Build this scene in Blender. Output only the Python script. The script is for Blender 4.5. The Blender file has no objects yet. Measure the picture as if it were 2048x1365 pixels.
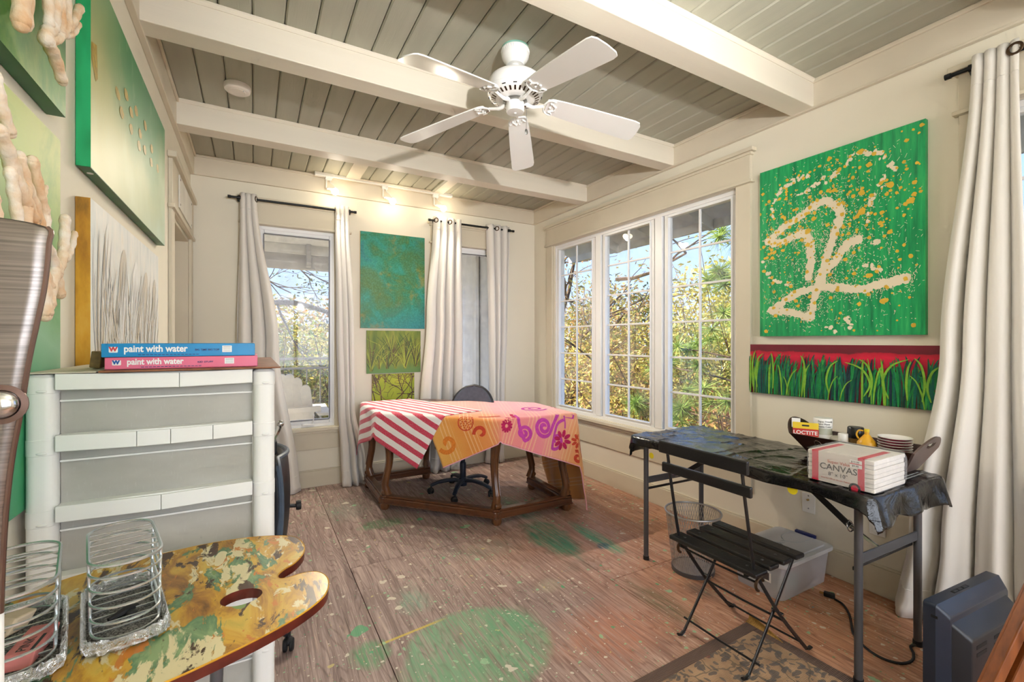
import bpy, math, random
from mathutils import Vector, Matrix, noise as mnoise
random.seed(7)
SC = bpy.context.scene
COL = SC.collection
PI = math.pi
V = Vector

# ---------------------------------------------------------------- camera
cam = bpy.data.cameras.new('camera'); camo = bpy.data.objects.new('camera', cam); COL.objects.link(camo)
cam.sensor_width = 36.0; cam.lens = 910.0 / 2048 * 36; cam.clip_start = 0.02; cam.clip_end = 300
camo.location = (0, 0, 1.31); camo.rotation_euler = (PI / 2, 0, -math.radians(29.55))
SC.camera = camo

# ---------------------------------------------------------------- exposure
SC.view_settings.view_transform = 'Standard'; SC.view_settings.look = 'None'
SC.view_settings.gamma = 1; SC.view_settings.use_curve_mapping = False
SC.view_settings.exposure = 0.38
SC.cycles.use_denoising = True
SC.cycles.max_bounces = 7; SC.cycles.diffuse_bounces = 3; SC.cycles.glossy_bounces = 3; SC.cycles.transparent_max_bounces = 16
SC.cycles.use_adaptive_sampling = True; SC.cycles.adaptive_threshold = .10; SC.cycles.adaptive_min_samples = 8
SC.cycles.caustics_reflective = False; SC.cycles.caustics_refractive = False
SC.cycles.sample_clamp_indirect = 6

# ---------------------------------------------------------------- sky
W = bpy.data.worlds.new('sky'); SC.world = W; W.use_nodes = True
wn = W.node_tree; wn.nodes.clear()
wo = wn.nodes.new('ShaderNodeOutputWorld'); wb = wn.nodes.new('ShaderNodeBackground')
wt = wn.nodes.new('ShaderNodeTexCoord'); ws = wn.nodes.new('ShaderNodeSeparateXYZ')
wr = wn.nodes.new('ShaderNodeValToRGB')
wn.links.new(wt.outputs['Generated'], ws.inputs[0]); wn.links.new(ws.outputs[2], wr.inputs[0])
cr = wr.color_ramp
cr.elements[0].position = 0.0; cr.elements[0].color = (.56, .65, .84, 1)
cr.elements[1].position = 0.75; cr.elements[1].color = (.22, .40, .82, 1)
e = cr.elements.new(.10); e.color = (.40, .54, .84, 1)
e = cr.elements.new(.32); e.color = (.27, .43, .82, 1)
wb.inputs['Strength'].default_value = 1.75
wn.links.new(wr.outputs[0], wb.inputs[0]); wn.links.new(wb.outputs[0], wo.inputs[0])

# ---------------------------------------------------------------- sun and large lights
def light(name, kind, loc, energy, color=(1, 1, 1), **kw):
    l = bpy.data.lights.new(name, kind); o = bpy.data.objects.new(name, l); COL.objects.link(o)
    o.location = loc; l.energy = energy; l.color = color
    tgt = kw.pop('target', None)
    for k, v in kw.items(): setattr(l, k, v)
    if tgt is not None: o.rotation_euler = (V(tgt) - V(loc)).to_track_quat('-Z', 'Y').to_euler()
    return o
sun = light('sun', 'SUN', (0, 0, 12), 14.0, (1.0, .91, .72), angle=.02)
sun.rotation_euler = V((.60, -.38, -.60)).to_track_quat('-Z', 'Y').to_euler()
# added area lamp outside the unseen front window, standing in for daylight
light('added_front_fill', 'AREA', (1.15, -2.25, 1.75), 100, (.98, .98, 1.0), shape='RECTANGLE', size=3.0, size_y=2.0, target=(1.15, 2.0, 1.5))
# unseen fill lamps added near the camera, aimed at the ceiling
light('added_fill', 'AREA', (1.1, -.75, 1.9), 50, (1.0, .985, .97), shape='DISK', size=.9, target=(1.1, -1.05, 2.8))
light('added_fill_far', 'AREA', (.9, .15, 1.95), 10, (1.0, .985, .97), shape='DISK', size=.6, target=(.9, .0, 2.8))

light('added_fill_spot', 'SPOT', (.75, -.35, 1.95), 170, (1.0, .985, .97), spot_size=math.radians(84), spot_blend=.9, shadow_soft_size=.035, target=(1.45, 2.5, 2.75))  # added spot lamp, brightens the room by way of the ceiling

# ---------------------------------------------------------------- mesh helpers
class MB:
    def __init__(s, M=None):
        s.v = []; s.f = []; s.m = []; s.uv = []; s.M = M
    def add(s, vs, fs, mi=0, uvs=None):
        b = len(s.v)
        for p in vs:
            p = V(p); s.v.append(s.M @ p if s.M is not None else p)
        s.uv.extend(uvs if uvs else [(0, 0)] * len(vs))
        for f in fs:
            s.f.append([b + i for i in f]); s.m.append(mi)
        return s
    def box(s, x0, x1, y0, y1, z0, z1, mi=0):
        return s.add([(x0,y0,z0),(x1,y0,z0),(x1,y1,z0),(x0,y1,z0),(x0,y0,z1),(x1,y0,z1),(x1,y1,z1),(x0,y1,z1)],
                     [(0,3,2,1),(4,5,6,7),(0,1,5,4),(1,2,6,5),(2,3,7,6),(3,0,4,7)], mi)
    def rbox(s, x0, x1, y0, y1, z0, z1, r=.01, mi=0, n=3):
        """box with rounded vertical corners and a small chamfer top and bottom"""
        c = min(r, (z1 - z0) * .3) * .5
        pts = rrect(x0, x1, y0, y1, r, n); ins = rrect(x0 + c, x1 - c, y0 + c, y1 - c, max(r - c, .0005), n)
        L = len(pts)
        vs = [(x, y, z0) for x, y in ins] + [(x, y, z0 + c) for x, y in pts] + [(x, y, z1 - c) for x, y in pts] + [(x, y, z1) for x, y in ins]
        fs = [list(range(L))[::-1], [3 * L + i for i in range(L)]]
        for k in range(3):
            for i in range(L):
                j = (i + 1) % L
                fs.append((k * L + i, k * L + j, (k + 1) * L + j, (k + 1) * L + i))
        return s.add(vs, fs, mi)
    def bar(s, p0, p1, w, h, up=(0, 0, 1), mi=0):
        p0 = V(p0); p1 = V(p1); d = (p1 - p0).normalized(); u = V(up)
        if abs(d.dot(u)) > .98: u = V((1, 0, 0))
        a = d.cross(u).normalized(); b = a.cross(d).normalized()
        vs = []
        for p in (p0, p1):
            for i, j in ((-1, -1), (1, -1), (1, 1), (-1, 1)): vs.append(p + a * w / 2 * i + b * h / 2 * j)
        return s.add(vs, [(3,2,1,0),(4,5,6,7),(0,1,5,4),(1,2,6,5),(2,3,7,6),(3,0,4,7)], mi)
    def tube(s, pts, r, n=8, closed=False, mi=0, flat=1.0, up=None):
        pts = [V(p) for p in pts]; N = len(pts)
        rs = r if isinstance(r, (list, tuple)) else [r] * N
        tans = []
        for i in range(N):
            a = pts[(i - 1) % N] if closed or i > 0 else pts[i]
            b = pts[(i + 1) % N] if closed or i < N - 1 else pts[i]
            tans.append((b - a).normalized())
        u = V(up) if up is not None else (V((0, 0, 1)) if abs(tans[0].z) < .9 else V((1, 0, 0)))
        nrm = (u - tans[0] * u.dot(tans[0])).normalized()
        vs = []
        for i in range(N):
            t = tans[i]
            q = nrm - t * nrm.dot(t)
            nrm = q.normalized() if q.length > 1e-6 else nrm
            bi = t.cross(nrm)
            for k in range(n):
                a = 2 * PI * k / n
                vs.append(pts[i] + nrm * (math.cos(a) * rs[i] * flat) + bi * (math.sin(a) * rs[i]))
        fs = []
        for i in range(N if closed else N - 1):
            i2 = (i + 1) % N
            for k in range(n):
                k2 = (k + 1) % n
                fs.append((i * n + k, i * n + k2, i2 * n + k2, i2 * n + k))
        if not closed:
            fs.append(list(range(n))[::-1]); fs.append([(N - 1) * n + k for k in range(n)])
        return s.add(vs, fs, mi)
    def lathe(s, prof, c=(0, 0, 0), n=24, M=None, mi=0, caps=True):
        c = V(c); vs = []; fs = []; L = len(prof)
        for k in range(n):
            a = 2 * PI * k / n
            for r, z in prof:
                p = V((r * math.cos(a), r * math.sin(a), z))
                if M is not None: p = M @ p
                vs.append(c + p)
        for k in range(n):
            k2 = (k + 1) % n
            for i in range(L - 1):
                fs.append((k * L + i, k2 * L + i, k2 * L + i + 1, k * L + i + 1))
        if caps and prof[0][0] > 1e-5: fs.append([k * L for k in range(n)][::-1])
        if caps and prof[-1][0] > 1e-5: fs.append([k * L + L - 1 for k in range(n)])
        return s.add(vs, fs, mi)
    def prism(s, poly, z0, z1, mi=0, T=None):
        L = len(poly)
        f = T if T else (lambda x, y, z: (x, y, z))
        vs = [f(x, y, z0) for x, y in poly] + [f(x, y, z1) for x, y in poly]
        fs = [list(range(L))[::-1], [L + i for i in range(L)]]
        for i in range(L): fs.append((i, (i + 1) % L, L + (i + 1) % L, L + i))
        return s.add(vs, fs, mi)
    def grid(s, fn, nu, nv, mi=0, uvf=None):
        vs = []; uvs = []
        for j in range(nv + 1):
            for i in range(nu + 1):
                vs.append(fn(i / nu, j / nv)); uvs.append(uvf(i / nu, j / nv) if uvf else (i / nu, j / nv))
        fs = [(j * (nu + 1) + i, j * (nu + 1) + i + 1, (j + 1) * (nu + 1) + i + 1, (j + 1) * (nu + 1) + i) for j in range(nv) for i in range(nu)]
        return s.add(vs, fs, mi, uvs)
    def ball(s, c, r, nu=12, nv=8, mi=0):
        c = V(c); r = (r, r, r) if not isinstance(r, (tuple, list)) else r
        vs = []; fs = []
        for j in range(nv + 1):
            t = PI * j / nv
            for i in range(nu):
                a = 2 * PI * i / nu
                vs.append((c.x + r[0] * math.sin(t) * math.cos(a), c.y + r[1] * math.sin(t) * math.sin(a), c.z - r[2] * math.cos(t)))
        for j in range(nv):
            for i in range(nu):
                fs.append((j * nu + i, j * nu + (i + 1) % nu, (j + 1) * nu + (i + 1) % nu, (j + 1) * nu + i))
        return s.add(vs, fs, mi)
    def poly(s, pts, mi=0):
        return s.add(pts, [list(range(len(pts)))], mi)
    def build(s, name, mats, parent=None, smooth=False, bevel=0, solid=0, sub=0):
        me = bpy.data.meshes.new(name); me.from_pydata([tuple(p) for p in s.v], [], s.f); me.validate()
        o = bpy.data.objects.new(name, me); COL.objects.link(o)
        mats = mats if isinstance(mats, (list, tuple)) else [mats]
        for m in mats: me.materials.append(MATS[m] if isinstance(m, str) else m)
        if len(me.polygons) == len(s.m):
            if len(mats) > 1: me.polygons.foreach_set('material_index', s.m)
        if any(u != (0, 0) for u in s.uv):
            ul = me.uv_layers.new(name='uv')
            for l in me.loops: ul.data[l.index].uv = s.uv[l.vertex_index]
        if smooth:
            me.polygons.foreach_set('use_smooth', [True] * len(me.polygons))
            if smooth != 'all':
                try: me.set_sharp_from_angle(angle=math.radians(38))
                except Exception: pass
        if bevel:
            b = o.modifiers.new('bevel', 'BEVEL'); b.width = bevel; b.segments = 2; b.limit_method = 'ANGLE'; b.angle_limit = .6
        if solid:
            b = o.modifiers.new('thickness', 'SOLIDIFY'); b.thickness = solid; b.offset = 0
        if sub:
            b = o.modifiers.new('subdiv', 'SUBSURF'); b.levels = sub; b.render_levels = sub
        if parent is not None: put(o, parent)
        return o

def put(o, parent):
    o.parent = parent
    o.matrix_parent_inverse = Matrix.Translation(parent.location).inverted() if parent.type == 'EMPTY' else Matrix()

def rrect(x0, x1, y0, y1, r, n=4):
    pts = []
    for cx, cy, a0 in ((x1 - r, y1 - r, 0), (x0 + r, y1 - r, 90), (x0 + r, y0 + r, 180), (x1 - r, y0 + r, 270)):
        for k in range(n + 1):
            a = math.radians(a0 + 90 * k / n); pts.append((cx + r * math.cos(a), cy + r * math.sin(a)))
    return pts

def thing(name, label, cat, loc=(0, 0, 0), group=None):
    o = bpy.data.objects.new(name, None); COL.objects.link(o); o.location = loc; o.empty_display_size = .1
    return tag(o, label, cat, group)
def tag(o, label, cat, group=None):
    o['label'] = label; o['category'] = cat
    if group: o['group'] = group
    return o
def struct(o, label=None):
    o['kind'] = 'structure'
    if label: o['label'] = label
    return o
def srootempty(name, loc=(0, 0, 0), label=None):
    o = bpy.data.objects.new(name, None); COL.objects.link(o); o.location = loc; o.empty_display_size = .1
    return struct(o, label)
def spline(pts, k=6, closed=False):
    """Catmull-Rom through the points"""
    pts = [V(p) for p in pts]; N = len(pts); out = []
    for i in range(N if closed else N - 1):
        g = (lambda j: pts[j % N]) if closed else (lambda j: pts[max(0, min(N - 1, j))])
        a, b, c, d = g(i - 1), g(i), g(i + 1), g(i + 2)
        for t in [q / k for q in range(k)]:
            out.append(.5 * ((2 * b) + (c - a) * t + (2 * a - 5 * b + 4 * c - d) * t * t + (3 * b - a - 3 * c + d) * t ** 3))
    if not closed: out.append(pts[-1])
    return out
def text_mesh(name, body, size, M, mat, parent, extrude=.0004, align='LEFT', bold=0, sx=1.0):
    cu = bpy.data.curves.new(name, 'FONT'); cu.body = body; cu.size = size; cu.extrude = extrude; cu.align_x = align
    cu.offset = bold; cu.resolution_u = 3
    t = bpy.data.objects.new(name + '_tmp', cu)
    me = bpy.data.meshes.new_from_object(t)
    bpy.data.objects.remove(t); bpy.data.curves.remove(cu)
    me.transform(M @ Matrix.Diagonal((sx, 1, 1, 1))); me.materials.clear(); me.materials.append(MATS[mat])
    o = bpy.data.objects.new(name, me); COL.objects.link(o)
    put(o, parent)
    return o
def frame_at(o, xdir, ydir):
    x = V(xdir).normalized(); y = V(ydir).normalized(); z = x.cross(y)
    M = Matrix((x, y, z)).transposed().to_4x4(); M.translation = V(o)
    return M
def lerp(a, b, t): return a + (b - a) * t
def keyf(keys, t):
    if t <= keys[0][0]: return keys[0][1:]
    for a, b in zip(keys, keys[1:]):
        if t <= b[0]:
            k = (t - a[0]) / (b[0] - a[0]); k = k * k * (3 - 2 * k)
            return tuple(lerp(p, q, k) for p, q in zip(a[1:], b[1:]))
    return keys[-1][1:]

# ---------------------------------------------------------------- material helpers
MATS = {}
def lin(c):
    if len(c) == 3 and max(c) > 1.0:
        r = []
        for v in c:
            v = v / 255.0; r.append(v / 12.92 if v <= .04045 else ((v + .055) / 1.055) ** 2.4)
        return tuple(r) + (1,)
    return tuple(c)[:3] + (1,)
class NT:
    def __init__(s, name):
        s.mat = bpy.data.materials.new(name); s.mat.use_nodes = True; s.t = s.mat.node_tree; s.t.nodes.clear()
        s.out = s.t.nodes.new('ShaderNodeOutputMaterial'); s.b = s.t.nodes.new('ShaderNodeBsdfPrincipled')
        s.t.links.new(s.b.outputs[0], s.out.inputs[0]); MATS[name] = s.mat
    def L(s, a, b): s.t.links.new(a, b)
    def setin(s, node, key, val):
        i = node.inputs[key]
        if hasattr(val, 'is_linked') or isinstance(val, bpy.types.NodeSocket): s.L(val, i)
        elif isinstance(val, (tuple, list)) and i.type == 'RGBA': i.default_value = lin(val)
        else: i.default_value = val
    def n(s, typ, ins=None, **kw):
        nd = s.t.nodes.new('ShaderNode' + typ)
        for k, v in kw.items(): setattr(nd, k, v)
        for k, v in (ins or {}).items(): s.setin(nd, k, v)
        return nd
    def co(s, kind='Object'): return s.n('TexCoord').outputs[kind]
    def map(s, vec, scale=(1, 1, 1), loc=(0, 0, 0), rot=(0, 0, 0)):
        return s.n('Mapping', {'Vector': vec, 'Scale': scale, 'Location': loc, 'Rotation': rot}).outputs[0]
    def noise(s, vec, scale, detail=3, rough=.5, dist=0):
        return s.n('TexNoise', {'Vector': vec, 'Scale': scale, 'Detail': detail, 'Roughness': rough, 'Distortion': dist}).outputs[0]
    def vor(s, vec, scale, out='Distance', feature='F1', rnd=1.0):
        return s.n('TexVoronoi', {'Vector': vec, 'Scale': scale, 'Randomness': rnd}, feature=feature).outputs[out]
    def wave(s, vec, scale, dist=2, detail=2, dscale=1, bands='X'):
        return s.n('TexWave', {'Vector': vec, 'Scale': scale, 'Distortion': dist, 'Detail': detail, 'Detail Scale': dscale}, bands_direction=bands).outputs['Fac']
    def math(s, op, a, b=0.0, c=0.0):
        nd = s.n('Math', {0: a, 1: b, 2: c}, operation=op); return nd.outputs[0]
    def mix(s, fac, a, b, blend='MIX'):
        nd = s.n('MixRGB', {'Fac': fac, 'Color1': a, 'Color2': b}, blend_type=blend); return nd.outputs[0]
    def ramp(s, fac, stops, interp='LINEAR'):
        nd = s.n('ValToRGB', {'Fac': fac}); r = nd.color_ramp; r.interpolation = interp
        while len(r.elements) < len(stops): r.elements.new(.5)
        for e, (p, c) in zip(r.elements, stops):
            e.position = p; e.color = lin(c) if isinstance(c, (tuple, list)) else (c, c, c, 1)
        return nd.outputs[0]
    def step(s, fac, a, b):
        return s.n('MapRange', {'Value': fac, 'From Min': a, 'From Max': b}, clamp=True).outputs[0]
    def sep(s, vec): return s.n('SeparateXYZ', {0: vec}).outputs
    def bump(s, h, strength=.3, dist=.01):
        s.L(s.n('Bump', {'Height': h, 'Strength': strength, 'Distance': dist}).outputs[0], s.b.inputs['Normal'])
    def fin(s, color=None, rough=None, **kw):
        if color is not None: s.setin(s.b, 'Base Color', color)
        if rough is not None: s.setin(s.b, 'Roughness', rough)
        for k, v in kw.items(): s.setin(s.b, k.replace('_', ' '), v)
        return s.mat
def M(name, c, rough=.5, metal=0, var=.06, vs=6, stretch=(1, 1, 1), bump=0, bs=60, c2=None, **kw):
    """plain painted / moulded surface with faint procedural variation"""
    t = NT(name); vec = t.map(t.co(), stretch)
    nz = t.noise(vec, vs, 2)
    base = lin(c); dark = lin(c2) if c2 else tuple(x * (1 - var * 2) for x in base[:3]) + (1,)
    colr = t.ramp(nz, [(.3, tuple(dark[:3])), (.7, tuple(base[:3]))])
    t.fin(colr, rough, Metallic=metal, **kw)
    if bump: t.bump(t.noise(vec, bs, 1), bump, .004)
    return t.mat
def wood(name, c1, c2, scale=14, axis=2, rough=.4, bump=.15, coat=0):
    t = NT(name); st = [1, 1, 1]; st[axis] = .08
    vec = t.map(t.co(), tuple(st)); n1 = t.noise(vec, scale, 5, .6, .6)
    n2 = t.noise(vec, scale * 6, 3)
    f = t.math('MULTIPLY_ADD', n2, .35, t.math('MULTIPLY', n1, .75))
    t.fin(t.ramp(f, [(.35, c1), (.7, c2)]), rough, Coat_Weight=coat); t.bump(f, bump, .003)
    return t.mat
# ---------------------------------------------------------------- materials
M('wall_paint', (238, 231, 213), .75, var=.015, vs=3)
M('trim_paint', (220, 210, 188), .5, var=.02, vs=4)
M('beam_paint', (234, 225, 208), .5, var=.03, vs=5, stretch=(.12, 2, 2), bump=.1, bs=60)
M('crown_paint', (228, 217, 196), .5, var=.03, vs=5)
M('board_paint', (180, 178, 161), .55, var=.04, vs=9, stretch=(2, .15, 1), bump=.12, bs=90)
M('white_vinyl', (246, 246, 246), .35, var=.01)
M('white_plastic', (238, 238, 234), .42, var=.02, vs=3)
M('white_enamel', (248, 247, 244), .25, var=.01)
M('black_iron', (30, 29, 30), .32, var=.15, vs=20, bump=.15, bs=90)
M('black_rod', (26, 28, 30), .4, metal=.3, var=.05)
M('bronze', (92, 74, 58), .35, metal=.9)
M('chrome', (205, 207, 210), .14, metal=1, var=.02)
M('silver_wire', (206, 212, 214), .25, metal=.75, var=.05)
M('brass', (214, 190, 128), .25, metal=1, var=.05)
M('grey_tube', (92, 92, 96), .38, metal=.35, var=.05)
M('black_plastic', (32, 35, 42), .42, var=.08, bump=.06, bs=300)
M('blue_black_plastic', (36, 44, 60), .33, var=.06, bump=.05, bs=320)
M('chair_shell', (82, 96, 114), .4, var=.1, vs=30, bump=.08, bs=300)
M('rubber', (24, 24, 26), .6)
M('dark_slot', (12, 12, 14), .8)
M('smoke_white', (246, 236, 226), .4)
M('off_white_edge', (226, 218, 204), .6)
M('concrete_floor', (148, 140, 128), .8, var=.1)
M('siding', (238, 236, 230), .6, var=.02)
M('porch_white', (236, 232, 222), .6, var=.04)
M('porch_grey', (196, 192, 188), .6, var=.06)
M('rail_metal', (142, 138, 132), .5, metal=.2)
M('adirondack', (238, 230, 214), .6, var=.04, vs=12)
M('bark', (104, 82, 64), .9, var=.25, vs=12, bump=.6, bs=40)
M('bark_grey', (138, 122, 106), .9, var=.25, vs=12, bump=.6, bs=40)
M('twig', (120, 88, 58), .9, var=.2)
M('forest_ground', (96, 86, 58), 1, var=.3, vs=2)
def leaf(name, c1, c2, tr=.35):
    t = NT(name); nz = t.noise(t.co(), 1.6, 4, .7)
    colr = t.ramp(nz, [(.34, c1), (.66, c2)])
    t.fin(colr, .55)
    tl = t.n('BsdfTranslucent', {'Color': colr}); ms = t.n('MixShader', {0: tr})
    t.L(t.b.outputs[0], ms.inputs[1]); t.L(tl.outputs[0], ms.inputs[2]); t.L(ms.outputs[0], t.out.inputs[0])
leaf('leaf_olive', (118, 118, 52), (190, 180, 92)); leaf('leaf_yellow', (174, 160, 66), (236, 216, 120))
leaf('leaf_brown', (136, 100, 60), (206, 162, 100)); leaf('leaf_green', (84, 106, 48), (150, 166, 80))
leaf('leaf_rust', (128, 74, 52), (176, 112, 76)); leaf('needle_green', (90, 124, 56), (164, 184, 90), .25)
leaf('leaf_dark', (52, 60, 34), (96, 100, 52))

# glass: thin panes that let the daylight through and mirror a little
def glass(name, tint=(1, 1, 1), haze=0.0):
    t = NT(name); tr = t.n('BsdfTransparent', {'Color': tint}); gl = t.n('BsdfGlossy', {'Color': (1., 1., 1.), 'Roughness': .02})
    fc = t.n('LayerWeight', {'Blend': .5}).outputs['Facing']; ms = t.n('MixShader', {0: t.math('MULTIPLY_ADD', t.math('POWER', fc, 4.0), .6, .025)})
    t.L(tr.outputs[0], ms.inputs[1]); t.L(gl.outputs[0], ms.inputs[2])
    last = ms
    if haze:
        df = t.n('BsdfDiffuse', {'Color': (.8, .82, .85)}); m2 = t.n('MixShader', {0: t.math('MULTIPLY', t.step(t.noise(t.co(), 3.5, 5), .42, .75), haze)})
        t.L(last.outputs[0], m2.inputs[1]); t.L(df.outputs[0], m2.inputs[2]); last = m2
    t.L(last.outputs[0], t.out.inputs[0])
glass('window_glass', (.97, .98, .98), .16); glass('screen_glass', (.93, .94, .96), .22)
def film(name, colr, opac, rough=.15, bs=26, bstr=.7):
    """clear crinkled film or translucent plastic"""
    t = NT(name); t.fin(colr, rough); t.bump(t.noise(t.co(), bs, 4, .6, 1.2), bstr, .006)
    tr = t.n('BsdfTransparent', {'Color': (1., 1., 1.)}); ms = t.n('MixShader', {0: opac})
    t.L(tr.outputs[0], ms.inputs[1]); t.L(t.b.outputs[0], ms.inputs[2]); t.L(ms.outputs[0], t.out.inputs[0])
film('shrink_wrap', (240, 242, 246), .20, .05, 34, 1.0)
film('bin_plastic', (226, 222, 226), .42, .3, 8, .08)
film('bin_lid', (236, 236, 240), .55, .3, 8, .08)
film('jar_glass', (222, 228, 208), .5, .08, 5, .05)
film('amber_plastic', (150, 120, 74), .8, .2, 5, .05)

# frosted sheet that closes the end of the shelving
t = NT('frosted_sheet'); nz = t.noise(t.map(t.co(), (1, 1, 2.2)), 5, 5, .6)
sc_ = t.step(t.noise(t.map(t.co(), (30, 1, 6)), 9, 4), .62, .74)
c = t.ramp(nz, [(.3, (184, 182, 174)), (.7, (206, 204, 196))])
t.fin(t.mix(t.math('MULTIPLY', sc_, .25), c, (232, 232, 228)), .28)
tl = t.n('BsdfTranslucent', {'Color': (.75, .74, .70)}); ms = t.n('MixShader', {0: .25})
t.L(t.b.outputs[0], ms.inputs[1]); t.L(tl.outputs[0], ms.inputs[2]); t.L(ms.outputs[0], t.out.inputs[0])

# worn plywood floor covered in old paint
t = NT('plywood'); o = t.co(); xyz = t.sep(o)
info = t.n('ObjectInfo').outputs['Random']
off = t.n('CombineXYZ', {0: t.math('MULTIPLY', info, 7.3), 1: t.math('MULTIPLY', info, 3.1), 2: 0.0}).outputs[0]
pv = t.n('VectorMath', {0: o, 1: off}, operation='ADD').outputs[0]
warp = t.noise(t.map(pv, (2.4, .30, 1)), 1.5, 3, .5)
rings = t.math('FRACT', t.math('MULTIPLY', warp, 34.0))
g = t.ramp(rings, [(0, .15), (.18, .62), (.8, .55), (1.0, .15)])
g2 = t.noise(t.map(pv, (95, 3.0, 1)), 1.0, 5, .75)
g3 = t.noise(t.map(pv, (26, 1.2, 1)), 1.0, 4, .7)
grain = t.math('MULTIPLY_ADD', g2, .42, t.math('MULTIPLY_ADD', g3, .38, t.math('MULTIPLY', g, .20)))
big = t.noise(o, .9, 4, .6)
warm = t.step(t.math('ADD', t.math('MULTIPLY', xyz[0], .42), t.math('MULTIPLY_ADD', xyz[1], -.20, t.math('MULTIPLY', t.math('SUBTRACT', big, .5), 1.5))), -.05, .70)
cool = t.ramp(grain, [(.32, (92, 72, 66)), (.49, (148, 124, 117)), (.64, (196, 172, 162))])
wrm = t.ramp(grain, [(.32, (128, 78, 54)), (.49, (194, 136, 102)), (.64, (232, 182, 148))])
base = t.mix(warm, cool, wrm)
streak = t.math('MULTIPLY', t.step(t.noise(t.map(pv, (150, 3.2, 1)), 1.0, 3, .7), .55, .66), t.step(t.noise(o, 1.3, 3), .38, .60))
base = t.mix(t.math('MULTIPLY', streak, .55), base, (222, 192, 172))
dirt = t.step(t.noise(o, 2.3, 5, .65), .52, .78)
base = t.mix(t.math('MULTIPLY', dirt, .30), base, (92, 78, 76))
scuff = t.step(t.noise(t.map(o, (1, .5, 1)), 6, 6, .75), .58, .80)
base = t.mix(t.math('MULTIPLY', scuff, .45), base, (184, 166, 164))
nz2 = t.step(t.noise(o, 3.7, 6, .7), .50, .72); base = t.mix(t.math('MULTIPLY', nz2, .35), base, (120, 92, 84))
NB = {q: t.math('SUBTRACT', t.noise(o, q, 4, .6), .5) for q in (5, 8)}
def blob(cx, cy, rx, ry, rot, soft, nscale=5, namp=.45):
    m = t.map(o, (1, 1, 1), (-cx, -cy, 0)); m = t.map(m, (1 / rx, 1 / ry, 0), (0, 0, 0), (0, 0, rot))
    ln = t.n('VectorMath', {0: m}, operation='LENGTH').outputs['Value']
    nn = t.math('MULTIPLY', NB[5 if nscale < 7 else 8], namp * 2)
    return t.ramp(t.math('ADD', ln, nn), [(1 - soft, 1.0), (1.0, 0.0)])
wear = t.math('SUBTRACT', 1.0, t.math('MULTIPLY', t.step(t.noise(t.map(o, (60, 4, 1)), 1, 5, .75), .44, .60), .80))
greens = [(.84, 1.76, .33, .30, .2, .12, (100, 172, 124), .68, 5, .10), (1.04, 1.86, .16, .14, 0, .5, (96, 160, 118), .45, 6, .4), (.62, 1.62, .24, .24, 0, .6, (110, 158, 116), .6, 6, .5), (1.72, 2.50, .16, .34, -.35, .4, (48, 138, 104), .85, 7, .5), (1.98, 2.36, .07, .34, -.30, .4, (44, 150, 108), .85, 7, .4),
          (.80, 3.30, .20, .10, .1, .4, (92, 142, 98), .7, 7, .5), (1.80, 3.05, .12, .36, -.3, .5, (60, 138, 104), .6, 7, .5), (1.55, 3.75, .30, .40, 0, .6, (120, 132, 126), .4, 5, .5), (.42, 1.95, .10, .10, 0, .5, (70, 160, 100), .75, 9, .6),
          (1.66, 2.12, .14, .10, 0, .6, (98, 90, 74), .5, 6, .5), (1.78, 1.62, .09, .26, -.5, .6, (96, 92, 52), .8, 7, .5), (2.04, 1.60, .08, .14, -.5, .6, (76, 70, 60), .7, 7, .5), (.60, 3.70, .22, .3, 0, .7, (150, 164, 150), .4, 5, .5), (1.94, 2.24, .05, .05, 0, .4, (22, 96, 110), .9, 12, .5), (1.28, 2.56, .30, .18, .4, .7, (112, 138, 120), .35, 4, .5), (.70, 2.25, .10, .16, .2, .6, (120, 176, 150), .5, 8, .6), (1.38, 2.02, .12, .08, .2, .6, (190, 178, 150), .5, 8, .6), (.20, 2.35, .16, .3, .2, .7, (110, 84, 76), .5, 5, .5), (.66, 1.45, .3, .2, .2, .7, (150, 130, 90), .4, 5, .5), (1.40, 1.55, .35, .25, .3, .7, (204, 120, 76), .45, 5, .5), (2.30, 2.6, .3, .7, .1, .8, (196, 132, 84), .45, 5, .5)]
for cx, cy, rx, ry, rt, sf, cc, op, ns_, na_ in greens:
    base = t.mix(t.math('MULTIPLY', t.math('MULTIPLY', blob(cx, cy, rx, ry, rt, sf, ns_, na_), op), wear), base, cc)
# yellow dragged line
yl = t.math('MULTIPLY', t.step(t.math('ABSOLUTE', t.math('ADD', t.math('SUBTRACT', xyz[1], 1.93), t.math('MULTIPLY', xyz[0], -.12))), .010, .004), t.math('MULTIPLY', t.step(xyz[0], .46, .50), t.step(xyz[0], .80, .70)))
base = t.mix(t.math('MULTIPLY', yl, .8), base, (214, 186, 60))
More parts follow.
